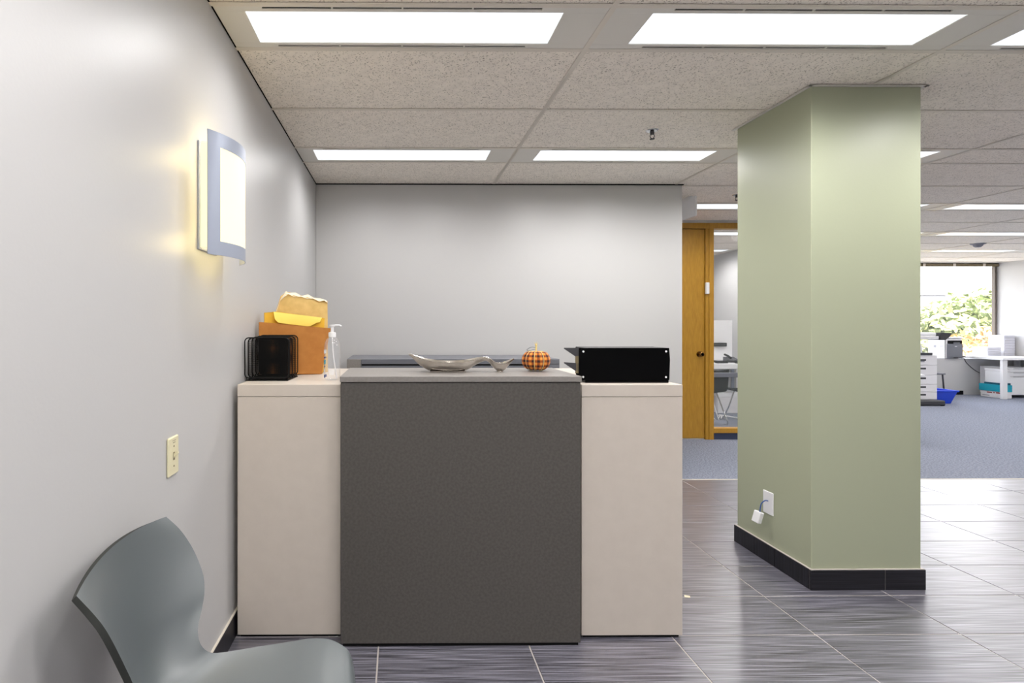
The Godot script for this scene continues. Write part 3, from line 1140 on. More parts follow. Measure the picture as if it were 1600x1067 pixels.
func sanitizer(y: float) -> void:
	var c := P(-0.298, y, 2.30)
	var t := thing("sanitizer_bottle", "clear pump bottle with a white pump, beside the brown folder", "bottle", c)
	var st := tool()
	lathe(st, c, [Vector2(0.0, 0.002), Vector2(0.030, 0.001), Vector2(0.0345, 0.005), Vector2(0.036, 0.012), Vector2(0.036, 0.140), Vector2(0.0355, 0.155), Vector2(0.032, 0.172), Vector2(0.025, 0.184), Vector2(0.017, 0.190), Vector2(0.0145, 0.193), Vector2(0.0145, 0.198)], 32)
	obj("bottle", st, M.bottle, t)
	st = tool()
	lathe(st, c, [Vector2(0.0, 0.192), Vector2(0.0165, 0.192), Vector2(0.0170, 0.194), Vector2(0.0170, 0.210), Vector2(0.0155, 0.213), Vector2(0.008, 0.214), Vector2(0.0065, 0.216), Vector2(0.0065, 0.238), Vector2(0.0125, 0.240), Vector2(0.0135, 0.243), Vector2(0.0130, 0.249), Vector2(0.0, 0.251)], 24)
	tube(st, [c + Vector3(0.004, 0.245, 0.0), c + Vector3(0.030, 0.245, -0.012), c + Vector3(0.038, 0.240, -0.016)], 0.0042)
	obj("pump", st, M.white, t)
	st = tool()
	tube(st, spline([c + Vector3(0, 0.195, 0), c + Vector3(0.004, 0.12, 0.002), c + Vector3(0.014, 0.05, 0.004), c + Vector3(0.021, 0.008, 0.004)], 6), 0.0028)
	obj("dip_tube", st, M.white_print, t)
	# curved label patches wrapped on the left side of the bottle, and a small one on the right
	for p in [[150.0, 215.0, 0.118, 0.135, "label_panel", M.white], [150.0, 215.0, 0.096, 0.104, "label_print", M.print_blue], [150.0, 212.0, 0.070, 0.090, "label_badge", M.teal], [150.0, 208.0, 0.058, 0.063, "label_print", M.print_blue], [150.0, 200.0, 0.024, 0.050, "label_panel", M.white], [140.0, 220.0, 0.012, 0.024, "label_print", M.print_blue], [70.0, 104.0, 0.026, 0.050, "back_label", M.white_print]]:
		st = tool()
		var G := []
		for i in 2:
			var row := []
			for j in 9:
				var a := deg_to_rad(lerpf(p[0], p[1], j / 8.0))
				row.append(c + Vector3(cos(a) * 0.0366, lerpf(p[2], p[3], float(i)), sin(a) * 0.0366))
			G.append(row)
		shell(st, G, 0.0004)
		obj(p[4], st, p[5], t)


func bowl() -> void:
	var d := 2.262
	var s := 801.15 / d
	var t := thing("metal_bowl", "long polished metal bowl joined by a curved neck to a small cup", "bowl", P(0.28, 1.0905, d))
	var stn := [[100, 122, 132, .004], [120, 124, 146, .008], [140, 133, 165, .014], [180, 145, 205, .028], [230, 160, 240, .045], [280, 172, 262, .056], [350, 182, 266, .064], [450, 187, 267, .066], [540, 183, 265, .060], [600, 174, 246, .048], [650, 163, 216, .034], [700, 152, 191, .020], [740, 147, 180, .013], [770, 158, 194, .016], [800, 180, 228, .026], [830, 196, 257, .033], [860, 200, 266, .035], [890, 196, 260, .033], [920, 186, 228, .024], [950, 172, 194, .012], [975, 161, 169, .003]]
	var ctrl := []
	for q in stn:
		var px: float = q[0] / 5.333 + 620.0
		var x: float = (px - 629.1) / s + 0.0076 * d
		ctrl.append([x, 1.2996 - (q[1] / 5.333 + 530.0 - 506.58) / s, 1.2996 - (q[2] / 5.333 + 530.0 - 506.58) / s, q[3]])
	var a := []
	var b := []
	for q in ctrl:
		a.append(Vector3(q[0], q[1], q[2]))
		b.append(Vector3(q[3], 0, 0))
	a = spline(a, 5)
	b = spline(b, 5)
	var G := []
	for i in a.size():
		var row := []
		for j in 21:
			var u := j / 20.0 * 2.0 - 1.0
			var w: float = b[i].x
			var prof := pow(absf(u), 2.6)
			row.append(P(a[i].x, maxf(lerpf(a[i].z + 0.002, a[i].y, prof), 1.0935), d + w * u))
		G.append(row)
	var st := tool()
	shell(st, G, 0.0042)
	obj("body", st, M.silver, t)
	var x0 := (671.0 - 629.1) / s + 0.0172
	var x1 := (727.0 - 629.1) / s + 0.0172
	obj("foot", bx(x0, x1, 1.0905, 1.0955, d - 0.034, d + 0.034, 0.002), M.silver, t)
	st = tool()
	lathe(st, P((781.0 - 629.1) / s + 0.0172, 1.0905, d), [Vector2(0, 0), Vector2(0.014, 0), Vector2(0.013, 0.004), Vector2(0.008, 0.006)], 20)
	obj("foot", st, M.silver, t)


func pumpkin() -> void:
	var d := 2.30
	var c := P(0.617, 1.0905, d)
	var t := thing("fabric_pumpkin", "small stuffed pumpkin of orange and black plaid fabric on the grey ledge", "pumpkin", c)
	var st := tool()
	var R := 40
	var C := 96
	var pos := func(i: int, j: int) -> Vector3:
		var v := PI * i / R
		var a := TAU * j / C
		var lobe := 1.0 - 0.02 - 0.16 * (1.0 - pow(absf(sin(a * 4.0 + PI / 2.0)), 0.6))
		var r := 0.0655 * pow(sin(v), 0.72) * lobe
		var yy := 0.047 + 0.047 * cos(v) - 0.016 * exp(-pow(v / 0.32, 2.0)) + 0.012 * exp(-pow((PI - v) / 0.3, 2.0))
		return c + Vector3(cos(a) * r, maxf(yy, 0.0), sin(a) * r)
	for i in R:
		for j in C:
			var p := [pos.call(i, j), pos.call(i, j + 1), pos.call(i + 1, j + 1), pos.call(i + 1, j)]
			var n := []
			for q in [[i, j], [i, j + 1], [i + 1, j + 1], [i + 1, j]]:
				var du: Vector3 = pos.call(q[0], q[1] + 1) - pos.call(q[0], q[1] - 1)
				var dv: Vector3 = pos.call(mini(q[0] + 1, R), q[1]) - pos.call(maxi(q[0] - 1, 0), q[1])
				var m := du.cross(dv)
				if m.length() < 1e-9:
					m = Vector3.UP if q[0] < R / 2 else Vector3.DOWN
				elif m.dot(pos.call(q[0], q[1]) - c - Vector3(0, 0.045, 0)) < 0:
					m = -m
				n.append(m.normalized())
			var uv := [Vector2(4.0 * j / C, 1.6 * i / R), Vector2(4.0 * (j + 1) / C, 1.6 * i / R), Vector2(4.0 * (j + 1) / C, 1.6 * (i + 1) / R), Vector2(4.0 * j / C, 1.6 * (i + 1) / R)]
			facing(st, p, n, uv)
	obj("body", st, M.plaid, t)
	# cords drawn along the creases
	for k in 8:
		st = tool()
		var a := TAU * ((k + 0.5) / 8.0)
		var line := []
		for i in range(1, 19):
			var v := PI * i / 20.0
			var r := 0.0655 * pow(sin(v), 0.72) * 0.835
			line.append(c + Vector3(cos(a) * r, maxf(0.047 + 0.047 * cos(v) - 0.016 * exp(-pow(v / 0.32, 2.0)), 0.0015), sin(a) * r))
		tube(st, line, 0.0021, 6)
		obj("cord", st, M.raffia, t)
	st = tool()
	tube(st, spline([c + Vector3(0, 0.078, 0), c + Vector3(0.0, 0.098, 0.001), c + Vector3(0.001, 0.112, 0.0), c + Vector3(-0.002, 0.120, 0.002)], 4), 0.0042, 10)
	obj("stem", st, M.raffia, t)
	st = tool()
	tube(st, spline([c + Vector3(0, 0.104, 0), c + Vector3(-0.020, 0.107, 0.006), c + Vector3(-0.038, 0.100, 0.010), c + Vector3(-0.043, 0.093, 0.010), c + Vector3(-0.030, 0.092, 0.010), c + Vector3(-0.004, 0.097, 0.005)], 5), 0.0013, 6)
	obj("twine_loop", st, M.twine, t)
	st = tool()
	for q in [[-0.006, 0.128], [0.003, 0.130], [0.008, 0.124]]:
		tube(st, [c + Vector3(0, 0.100, 0), c + Vector3(q[0] * 0.4, 0.115, 0.002), c + Vector3(q[0], q[1], 0.002)], 0.0011, 5)
	obj("raffia_tuft", st, M.raffia, t)


func tray(y: float) -> void:
	var x0 := 0.766
	var x1 := 1.151
	var d0 := 2.172
	var d1 := 2.31
	var t := thing("document_tray", "glossy black two tier document tray lying side on at the right end of the counter", "document tray", P((x0 + x1) / 2, y, d0))
	for d in [d0, d1 - 0.006]:
		var st := tool()
		var xa := x0 if d == d0 else x0 + 0.034
		prism(st, [P(xa, y + 0.012, d), P(xa, y + 0.149, d), P(x1 - 0.001, y + 0.149, d), P(x1 + 0.003, y + 0.10, d), P(x1, y + 0.012, d)], P(0, 0, 0.006))
		obj("side_panel", st, M.gloss_black, t)
	obj("base", bx(x0 + 0.028, x1, y, y + 0.0115, d0 + 0.004, d1 - 0.004, 0.002), M.gloss_black, t)
	obj("shelf", bx(x0 + 0.030, x1 - 0.004, y + 0.076, y + 0.080, d0 + 0.0065, d1 - 0.0065, 0.001), M.dark_grey, t)
	obj("top", bx(x0 + 0.030, x1 - 0.002, y + 0.142, y + 0.1488, d0 + 0.0065, d1 - 0.0065, 0.001), M.gloss_black, t)
	obj("back_panel", bx(x1 - 0.006, x1 - 0.001, y + 0.012, y + 0.141, d0 + 0.0065, d1 - 0.0065, 0.001), M.gloss_black, t)
	# wedge lips at the open left end, one above the other
	for q in [[0.1495, -0.034, 0.0], [0.088, -0.034, -0.004]]:
		var st := tool()
		var yt: float = y + q[0]
		prism(st, [P(x0 - 0.0625, yt, d0 + 0.002), P(x0 - 0.0625, yt - 0.004, d0 + 0.002), P(x0 - 0.014, yt - 0.037, d0 + 0.002), P(x0 - 0.001, yt - 0.037, d0 + 0.002), P(x0 - 0.001, yt + q[2], d0 + 0.002)], P(0, 0, 0.005))
		obj("lip", st, M.dark_grey, t)
	obj("edge_post", bx(x0 - 0.013, x0 - 0.0005, y + 0.0405, y + 0.1165, d0 + 0.002, d0 + 0.012, 0.001), M.ivory_dark, t)
	for q in [[0.784, 0.134], [0.783, 0.026], [1.137, 0.134], [1.136, 0.025]]:
		var s := tool()
		tube(s, [P(q[0], y + q[1], d0 + 0.001), P(q[0], y + q[1], d0 - 0.0022)], 0.0042, 14)
		obj("screw", s, M.white, t)


# ------------------------------------------------------------------ door wall and corridor
func build_back_office() -> void:
	var d := 5.75
	# partition: solid parts above and left of the door
	var st := tool()
	add_bx(st, WALL_X, 2.47, -0.05, 2.80, d, d + 0.08)
	add_bx(st, 2.47, 5.35, 2.44, 2.80, d, d + 0.08)
	add_bx(st, 5.18, 5.35, -0.05, 2.44, d, d + 0.08)
	add_bx(st, 3.545, 5.18, -0.05, 0.072, d + 0.02, d + 0.06)
	wall("wall_partition", "partition with the oak door and glazed panel beyond the white back wall", st, M.far_wall)
	var b := thing("baseboard_partition", "dark blue carpet skirting under the glazed panel", "skirting", Vector3.ZERO, "", "structure")
	obj("skirting_strip", bx(3.546, 5.18, 0.0, 0.074, d + 0.002, d + 0.02), M.carpet_base, b)
	# oak door
	var dr := thing("door_1", "oak veneer door with a brass knob, just right of the white back wall", "door", Vector3.ZERO, "", "structure")
	obj("leaf", bx(2.555, 3.452, 0.014, 2.372, d + 0.012, d + 0.056, 0.002), M.oak, dr)
	st = tool()
	add_bx(st, 3.455, 3.492, 0.0, 2.376, d - 0.004, d + 0.076, 0.002)
	add_bx(st, 2.47, 2.552, 0.0, 2.376, d - 0.004, d + 0.076, 0.002)
	add_bx(st, 2.47, 3.492, 2.3765, 2.44, d - 0.008, d + 0.078, 0.002)
	obj("frame", st, M.oak, dr)
	st = tool()
	var kx := 3.392
	tube(st, [P(kx, 0.963, d + 0.012), P(kx, 0.963, d + 0.008)], 0.032, 20)
	obj("knob_rose", st, M.brass, dr)
	st = tool()
	var prof := [Vector2(0.012, 0.0), Vector2(0.011, 0.022), Vector2(0.022, 0.030), Vector2(0.028, 0.042), Vector2(0.026, 0.054), Vector2(0.016, 0.061), Vector2(0.0, 0.062)]
	lathe(st, Vector3.ZERO, prof, 20)
	var kn := place_mesh("knob", st.commit(), M.brass, dr, P(kx, 0.963, d + 0.009))
	kn.rotation.x = PI / 2
	obj("threshold", bx(2.555, 3.452, 0.0, 0.012, d + 0.02, d + 0.06, 0.002), M.tee, dr)
	var sn := thing("door_contact", "small white alarm contact box on the oak door frame", "sensor", P(3.463, 1.70, d))
	obj("case", bx(3.446, 3.482, 1.640, 1.768, d - 0.034, d - 0.0045, 0.004), M.white, sn)
	# glazed panel
	var w := thing("window_2", "tall glazed panel in an oak frame looking into the meeting room", "window", Vector3.ZERO, "", "structure")
	obj("post", bx(3.4925, 3.546, 0.0, 2.376, d - 0.010, d + 0.078, 0.002), M.oak, w)
	obj("head", bx(3.4925, 5.18, 2.3765, 2.44, d - 0.010, d + 0.078, 0.002), M.oak, w)
	obj("sill", bx(3.546, 5.18, 0.0745, 0.128, d - 0.008, d + 0.078, 0.003), M.oak, w)
	obj("pane", bx(3.546, 5.18, 0.128, 2.376, d + 0.032, d + 0.038), M.glass, w)
	obj("rail", bx(3.547, 5.18, 0.700, 0.752, d + 0.010, d + 0.030, 0.004), M.steel_grey, w)
	# exit sign hung edge on
	var s := thing("exit_sign", "white exit sign box under the ceiling beside the end of the white back wall", "sign", P(2.665, CEIL, 4.73))
	obj("case", bx(2.650, 2.672, 2.272, 2.452, 4.570, 4.90, 0.004), M.white, s)
	obj("mount", bx(2.655, 2.68, 2.4525, CEIL + 0.004, 4.65, 4.82, 0.002), M.white, s)


func build_meeting_room() -> void:
	# desk along the back of the room
	var t := thing("meeting_desk", "long white desk behind the meeting room glass", "desk", P(4.2, 0, 7.6))
	obj("top", bx(3.1, 5.2, 0.660, 0.733, 7.30, 7.95, 0.003), M.white, t)
	obj("modesty_panel", bx(4.32, 5.2, 0.02, 0.655, 7.86, 7.88, 0.002), M.far_wall, t)
	for q in [[3.15, 7.35], [3.15, 7.85], [5.12, 7.35], [5.12, 7.85]]:
		obj("leg", bx(q[0], q[0] + 0.045, 0.0, 0.66, q[1], q[1] + 0.045, 0.002), M.alu, t)
	var s := thing("desk_screen", "white divider screen standing on the back of the meeting room desk", "screen", P(4.2, 0.733, 7.97))
	obj("panel", bx(3.1, 5.2, 0.735, 1.36, 7.955, 7.985, 0.003), M.white, s)
	obj("foot", bx(3.4, 3.46, 0.0, 0.735, 7.96, 7.98, 0.002), M.alu, s)
	obj("foot", bx(5.0, 5.06, 0.0, 0.735, 7.96, 7.98, 0.002), M.alu, s)
	for q in [[4.58, 4.84, 0.955, 1.012, "black narrow box clipped to the white desk divider, left of the two"], [4.87, 5.08, 0.955, 1.012, "black narrow box clipped to the white desk divider, right of the two"]]:
		var m := thing("mounted_box", q[4], "box", P(q[0], q[2], 7.95), "black boxes on the desk divider")
		obj("case", bx(q[0], q[1], q[2], q[3], 7.90, 7.9556, 0.0), M.black, m)
		obj("slot", bx(q[0] + 0.02, q[1] - 0.02, q[2] + 0.02, q[2] + 0.03, 7.898, 7.90), M.dark_grey, m)
	var ph := thing("desk_phone", "dark desk telephone on the white meeting room desk", "telephone", P(4.98, 0.733, 7.6))
	var st := tool()
	prism(st, [P(4.88, 0.733, 7.52), P(4.88, 0.76, 7.52), P(4.88, 0.81, 7.68), P(4.88, 0.733, 7.68)], Vector3(0.16, 0, 0))
	obj("base", st, M.dark_grey, ph)
	st = tool()
	tube(st, spline([P(4.90, 0.80, 7.53), P(4.90, 0.83, 7.60), P(4.90, 0.845, 7.67)], 4), 0.016)
	obj("handset", st, M.black, ph)
	# loose leads on the desk
	var lead := thing("lead_bundle", "tangle of black leads lying on the white meeting room desk", "cables", P(4.6, 0.733, 7.42))
	for k in 6:
		st = tool()
		var pts := []
		for i in 7:
			pts.append(P(4.28 + 0.10 * i + rng.randf_range(-0.03, 0.03), 0.741 + rng.randf() * 0.025, 7.34 + rng.randf() * 0.16))
		tube(st, spline(pts, 4), 0.006, 6)
		obj("lead", st, M.black, lead)
	obj("adaptor", bx(4.62, 4.78, 0.733, 0.768, 7.40, 7.46, 0.004), M.black, lead)
	obj("adaptor", bx(4.88, 5.0, 0.733, 0.775, 7.36, 7.42, 0.004), M.black, lead)
	# plastic shell chairs with metal legs
	for q in [[4.03, 6.75, 0.0, "black plastic chair with metal legs just behind the glazed panel, at the oak post"], [4.62, 6.75, 0.05, "black plastic chair just behind the glazed panel, mostly hidden by the green column"]]:
		var c := thing("visitor_chair", q[3], "chair", P(q[0], 0, q[1]), "black chairs in the meeting room")
		c.rotation.y = q[2]
		var G := []
		var side := spline([Vector2(-0.22, 0.72), Vector2(-0.20, 0.56), Vector2(-0.17, 0.455), Vector2(-0.10, 0.425), Vector2(0.08, 0.43), Vector2(0.20, 0.445), Vector2(0.235, 0.43)], 4)
		for i in side.size():
			var row := []
			for j in 13:
				var u := j / 12.0 * 2.0 - 1.0
				var dish := 0.025 * (1.0 - u * u)
				var wide := 0.205 - 0.02 * absf(i / float(side.size() - 1) - 0.5)
				row.append(Vector3(u * wide, side[i].y - dish * 0.6, -(side[i].x) + dish * 0.4))
			G.append(row)
		st = tool()
		shell(st, G, 0.009)
		place_mesh("shell", st.commit(), M.soft_black, c, Vector3.ZERO)
		for sx in [-1.0, 1.0]:
			st = tool()
			tube(st, spline([Vector3(sx * 0.10, 0.405, 0.12), Vector3(sx * 0.15, 0.20, 0.17), Vector3(sx * 0.185, 0.012, 0.20), Vector3(sx * 0.185, 0.012, -0.18), Vector3(sx * 0.15, 0.20, -0.15), Vector3(sx * 0.10, 0.405, -0.12)], 6), 0.0085, 10)
			place_mesh("leg", st.commit(), M.chrome, c, Vector3.ZERO)
		st = tool()
		tube(st, [Vector3(-0.12, 0.408, 0.10), Vector3(0.12, 0.408, 0.10)], 0.0085, 10)
		tube(st, [Vector3(-0.12, 0.408, -0.10), Vector3(0.12, 0.408, -0.10)], 0.0085, 10)
		place_mesh("seat_frame", st.commit(), M.chrome, c, Vector3.ZERO)
	var fc := thing("floor_leads", "white leads trailing on the carpet under the meeting room desk", "cables", P(4.6, 0, 7.2))
	for k in 3:
		st = tool()
		var pts := [P(4.55 + 0.1 * k, 0.40, 7.84)]
		for i in 6:
			pts.append(P(4.35 + 0.12 * i + rng.randf_range(-0.05, 0.05), 0.010, 7.0 + 0.13 * (i % 3) + rng.randf_range(-0.05, 0.05)))
		tube(st, spline(pts, 5), 0.006, 6)
		obj("lead", st, M.white, fc)
	var bx1 := thing("carton", "white carton on the carpet under the meeting room desk", "box", P(4.85, 0, 7.6))
	obj("body", bx(4.66, 5.06, 0.002, 0.24, 7.45, 7.75, 0.003), M.white_print, bx1)
	obj("lid", bx(4.655, 5.065, 0.241, 0.30, 7.445, 7.755, 0.003), M.white, bx1)


# ------------------------------------------------------------------ far office
func build_far_office() -> void:
	var st: SurfaceTool
	# copier
	var t := thing("copier", "tall white office copier with paper drawers, just right of the green column", "copier", P(8.38, 0, 8.45))
	obj("base", bx(7.95, 8.66, 0.012, 0.088, 8.21, 8.75, 0.012), M.dark_grey, t)
	obj("front_foot", bx(7.95, 8.672, 0.012, 0.088, 8.06, 8.209, 0.012), M.dark_grey, t)
	for q in [[8.645, 8.09], [8.62, 8.72], [8.0, 8.11], [8.0, 8.72]]:
		st = tool()
		tube(st, [P(q[0] - 0.02, 0.026, q[1]), P(q[0] + 0.02, 0.026, q[1])], 0.026, 14)
		obj("caster", st, M.black, t)
	var levels := [[0.090, 0.205, "drawer"], [0.210, 0.330, "drawer"], [0.335, 0.478, "drawer"], [0.483, 0.640, "drawer"], [0.645, 0.788, "cover"]]
	obj("body", bx(8.05, 8.675, 0.09, 0.79, 8.215, 8.78, 0.006), M.white_print, t)
	for q in levels:
		var dw := obj(q[2], bx(8.05, 8.675, q[0], q[1], 8.196, 8.2145, 0.003), M.white_print, t)
		var ym: float = q[0] + (q[1] - q[0]) * (0.66 if q[0] < 0.6 else 0.55)
		obj("handle", bx(8.25, 8.492, ym - 0.014, ym + 0.014, 8.192, 8.1955, 0.003), M.dark_grey, dw)
	obj("badge", bx(8.36, 8.47, 0.69, 0.735, 8.1945, 8.1958, 0.0), M.print_grey, t)
	obj("tray_deck", bx(8.03, 8.70, 0.791, 0.80, 8.20, 8.75, 0.002), M.white, t)
	obj("control_strip", bx(8.05, 8.60, 0.801, 0.842, 8.19, 8.26, 0.004), M.dark_grey, t)
	obj("rear_column", bx(8.05, 8.31, 0.843, 1.055, 8.24, 8.78, 0.006), M.dark_grey, t)
	obj("scanner_bed", bx(8.02, 8.68, 1.056, 1.108, 8.17, 8.78, 0.006), M.white_print, t)
	obj("feeder_lid", bx(8.02, 8.66, 1.110, 1.165, 8.19, 8.78, 0.010), M.white, t)
	st = tool()
	prism(st, [P(8.69, 1.045, 8.15), P(8.69, 1.165, 8.15), P(8.87, 1.160, 8.15), P(8.83, 1.10, 8.15), P(8.76, 1.045, 8.15)], P(0, 0, 0.30))
	obj("control_panel", st, M.dark_grey, t)
	var bt := thing("spray_bottle", "white plastic bottle standing on the copier's output deck", "bottle", P(8.405, 0.80, 8.32))
	st = tool()
	lathe(st, P(8.405, 0.842, 8.225), [Vector2(0, 0.0), Vector2(0.040, 0.0), Vector2(0.043, 0.01), Vector2(0.040, 0.09), Vector2(0.030, 0.13), Vector2(0.016, 0.165), Vector2(0.013, 0.185), Vector2(0.0, 0.19)], 20)
	obj("body", st, M.white, bt)
	st = tool()
	lathe(st, P(8.405, 1.028, 8.225), [Vector2(0, 0), Vector2(0.011, 0), Vector2(0.009, 0.018), Vector2(0, 0.02)], 14)
	obj("cap", st, M.white, bt)
	var hs := thing("stapler", "small black stapler on top of the white copier lid", "stapler", P(8.45, 1.166, 8.3))
	obj("base", bx(8.28, 8.50, 1.166, 1.178, 8.28, 8.32, 0.003), M.black, hs)
	st = tool()
	prism(st, [P(8.28, 1.182, 8.285), P(8.28, 1.20, 8.285), P(8.49, 1.225, 8.285), P(8.50, 1.205, 8.285)], P(0, 0, 0.03))
	obj("arm", st, M.black, hs)
	# recycling bin
	var b := thing("recycling_bin", "bright blue recycling bin on the carpet beside the copier", "bin", P(8.88, 0, 8.55))
	st = tool()
	var lo := [P(8.75, 0.003, 8.32), P(9.03, 0.003, 8.32), P(9.03, 0.003, 8.78), P(8.75, 0.003, 8.78)]
	var hi := [P(8.70, 0.205, 8.27), P(9.09, 0.205, 8.27), P(9.09, 0.205, 8.83), P(8.70, 0.205, 8.83)]
	var mid := P(8.89, 0.1, 8.55)
	for k in 4:
		var j := (k + 1) % 4
		quad(st, lo[k], lo[j], hi[j], hi[k], (lo[k] + lo[j]) / 2 - mid)
		var ins := [lo[k].lerp(mid, 0.03) , lo[j].lerp(mid, 0.03), hi[j] + (mid - hi[j]) * Vector3(0.03, 0, 0.03), hi[k] + (mid - hi[k]) * Vector3(0.03, 0, 0.03)]
		quad(st, ins[0], ins[1], ins[2], ins[3], mid - (lo[k] + lo[j]) / 2)
	quad(st, lo[0], lo[1], lo[2], lo[3], Vector3.UP)
	obj("tub", st, M.blue_bin, b)
	st = tool()
	add_bx(st, 8.685, 9.105, 0.198, 0.222, 8.255, 8.285, 0.004)
	add_bx(st, 8.685, 9.105, 0.198, 0.222, 8.815, 8.845, 0.004)
	add_bx(st, 8.685, 8.715, 0.198, 0.222, 8.286, 8.814, 0.004)
	add_bx(st, 9.075, 9.105, 0.198, 0.222, 8.286, 8.814, 0.004)
	obj("rim", st, M.blue_bin, b)
	# chair behind the copier
	var c := thing("office_stool", "black seat on thin metal legs between the copier and the window ledge", "stool", P(9.38, 0, 9.13))
	st = tool()
	lathe(st, P(9.36, 0.452, 9.13), [Vector2(0, -0.012), Vector2(0.17, -0.012), Vector2(0.185, 0.0), Vector2(0.17, 0.022), Vector2(0.10, 0.035), Vector2(0, 0.036)], 28)
	obj("seat", st, M.black, c)
	obj("seat_frame", bx(9.10, 9.63, 0.412, 0.438, 8.95, 9.33, 0.006), M.steel_grey, c)
	for q in [[9.13, 8.98, -0.015], [9.60, 8.98, 0.04], [9.13, 9.30, -0.015], [9.60, 9.30, 0.04]]:
		st = tool()
		tube(st, [P(q[0], 0.415, q[1]), P(q[0] + q[2], 0.0, q[1])], 0.012, 10)
		obj("leg", st, M.dark_grey, c)
	# laser printer on the ledge
	var y := 0.665
	var p := thing("laser_printer", "grey and white laser printer on the far window ledge", "printer", P(10.2, y, 9.55))
	obj("body", bx(10.07, 10.375, y + 0.005, y + 0.375, 9.362, 9.68, 0.008), M.white_print, p)
	obj("front_cover", bx(10.085, 10.37, y + 0.03, y + 0.275, 9.345, 9.3615, 0.004), M.steel_grey, p)
	obj("lower_drawer", bx(10.085, 10.37, y + 0.008, y + 0.028, 9.348, 9.3615, 0.002), M.steel_grey, p)
	obj("drawer_pull", bx(10.20, 10.28, y + 0.012, y + 0.024, 9.345, 9.348, 0.001), M.black, p)
	obj("output_slot", bx(10.10, 10.365, y + 0.278, y + 0.335, 9.352, 9.3615, 0.002), M.black, p)
	obj("output_lip", bx(10.19, 10.31, y + 0.276, y + 0.300, 9.34, 9.352, 0.003), M.steel_grey, p)
	obj("top_cover", bx(10.06, 10.385, y + 0.376, y + 0.395, 9.345, 9.69, 0.006), M.white, p)
	obj("badge", bx(10.22, 10.26, y + 0.222, y + 0.232, 9.3435, 9.345), M.white, p)
	for q in [[9.40, 9.47, 0.17, 0.26], [9.53, 9.575, 0.20, 0.25]]:
		st = tool()
		for k in 6:
			var yy: float = y + lerpf(q[2], q[3], k / 6.0)
			add_bx(st, 10.068, 10.0698, yy, yy + 0.007, q[0], q[1])
		obj("vent_grille", st, M.print_grey, p)
	obj("seam", bx(10.066, 10.0698, y + 0.01, y + 0.37, 9.368, 9.378), M.dark_grey, p)
	var pw := thing("printer_lead", "thin grey lead running from the printer down the ledge front", "cable", P(10.5, 0.5, 9.37))
	st = tool()
	tube(st, spline([P(10.37, 0.672, 9.368), P(10.42, 0.665, 9.37), P(10.46, 0.60, 9.374), P(10.54, 0.52, 9.374), P(10.68, 0.42, 9.374), P(10.95, 0.30, 9.374)], 6), 0.006, 6)
	obj("lead", st, M.cable, pw)
	# stacks of paper on the ledge
	for q in [[10.89, 11.14, 0.215, 5, "low stack of paper on the window ledge, left of the tall stack"], [11.20, 11.405, 0.43, 9, "tall stack of paper on the window ledge in the corner by the right wall"]]:
		var s := thing("paper_stack", q[4], "paper stack", P((q[0] + q[1]) / 2, y, 9.53), "paper stacks on the window ledge")
		var n: int = q[3]
		for k in n:
			var y0: float = y + q[2] * k / n
			var y1: float = y + q[2] * (k + 1) / n - 0.0015
			var jx := rng.randf_range(-0.006, 0.004)
			obj("ream", bx(q[0] + jx, q[1] + jx, y0, y1, 9.405, 9.655, 0.002), M.paper, s)
			obj("wrapper_end", bx(q[0] + jx + 0.003, q[1] + jx - 0.003, y0 + 0.001, y1 - 0.001, 9.396, 9.4045, 0.003), M.paper_edge, s)
	# white desk at the right wall
	var d := thing("white_desk", "white desk against the right wall, cut off by the frame", "desk", P(10.9, 0, 9.05))
	obj("top", bx(10.44, 11.41, 0.678, 0.718, 8.78, 9.37, 0.003), M.white, d)
	obj("leg", bx(10.462, 10.545, 0.0, 0.6775, 8.80, 8.845, 0.003), M.white, d)
	obj("leg", bx(11.32, 11.40, 0.0, 0.6775, 9.31, 9.355, 0.003), M.white, d)
	obj("leg", bx(11.32, 11.40, 0.0, 0.6775, 8.80, 8.845, 0.003), M.white, d)
	var pd := thing("drawer_pedestal", "white drawer pedestal under the white desk at the right edge", "drawers", P(10.9, 0, 9.1))
	obj("body", bx(10.70, 11.20, 0.055, 0.535, 8.93, 9.36, 0.003), M.white_print, pd)
	for q in [[0.062, 0.385], [0.390, 0.455], [0.460, 0.528]]:
		var dw := obj("drawer", bx(10.705, 11.195, q[0], q[1], 8.912, 8.9295, 0.003), M.white, pd)
		obj("handle", bx(10.78, 11.10, q[1] - 0.014, q[1] - 0.006, 8.908, 8.9118, 0.001), M.print_grey, dw)
	for q in [[10.74, 8.97], [11.16, 8.97], [10.74, 9.32], [11.16, 9.32]]:
		st = tool()
		tube(st, [P(q[0] - 0.012, 0.028, q[1]), P(q[0] + 0.012, 0.028, q[1])], 0.0265, 14)
		obj("caster", st, M.black, pd)
	# cartons under the desk
	var k1 := thing("paper_carton", "white printed carton with a teal lid under the white desk", "box", P(10.72, 0, 9.03))
	obj("body", bx(10.53, 10.690, 0.003, 0.115, 8.86, 9.20, 0.003), M.white_print, k1)
	obj("lid", bx(10.515, 10.694, 0.116, 0.235, 8.855, 9.215, 0.003), M.teal, k1)
	for q in [[8.90, 8.96, 0.082], [8.98, 9.0, 0.080], [9.02, 9.10, 0.078]]:
		obj("print", bx(10.5288, 10.5298, q[2], q[2] + 0.020, q[0], q[1]), M.print_red, k1)
	obj("print", bx(10.5288, 10.5298, 0.030, 0.042, 9.06, 9.17), M.print_grey, k1)
	var k2 := thing("carton", "plain white carton resting on the teal lidded carton", "box", P(10.72, 0.24, 9.03))
	obj("body", bx(10.54, 10.688, 0.268, 0.47, 8.88, 9.14, 0.003), M.white, k2)
	obj("base", bx(10.536, 10.690, 0.2355, 0.267, 8.875, 9.15, 0.002), M.teal_shadow, k2)  # dark teal band painted in for the shadowed gap under the carton
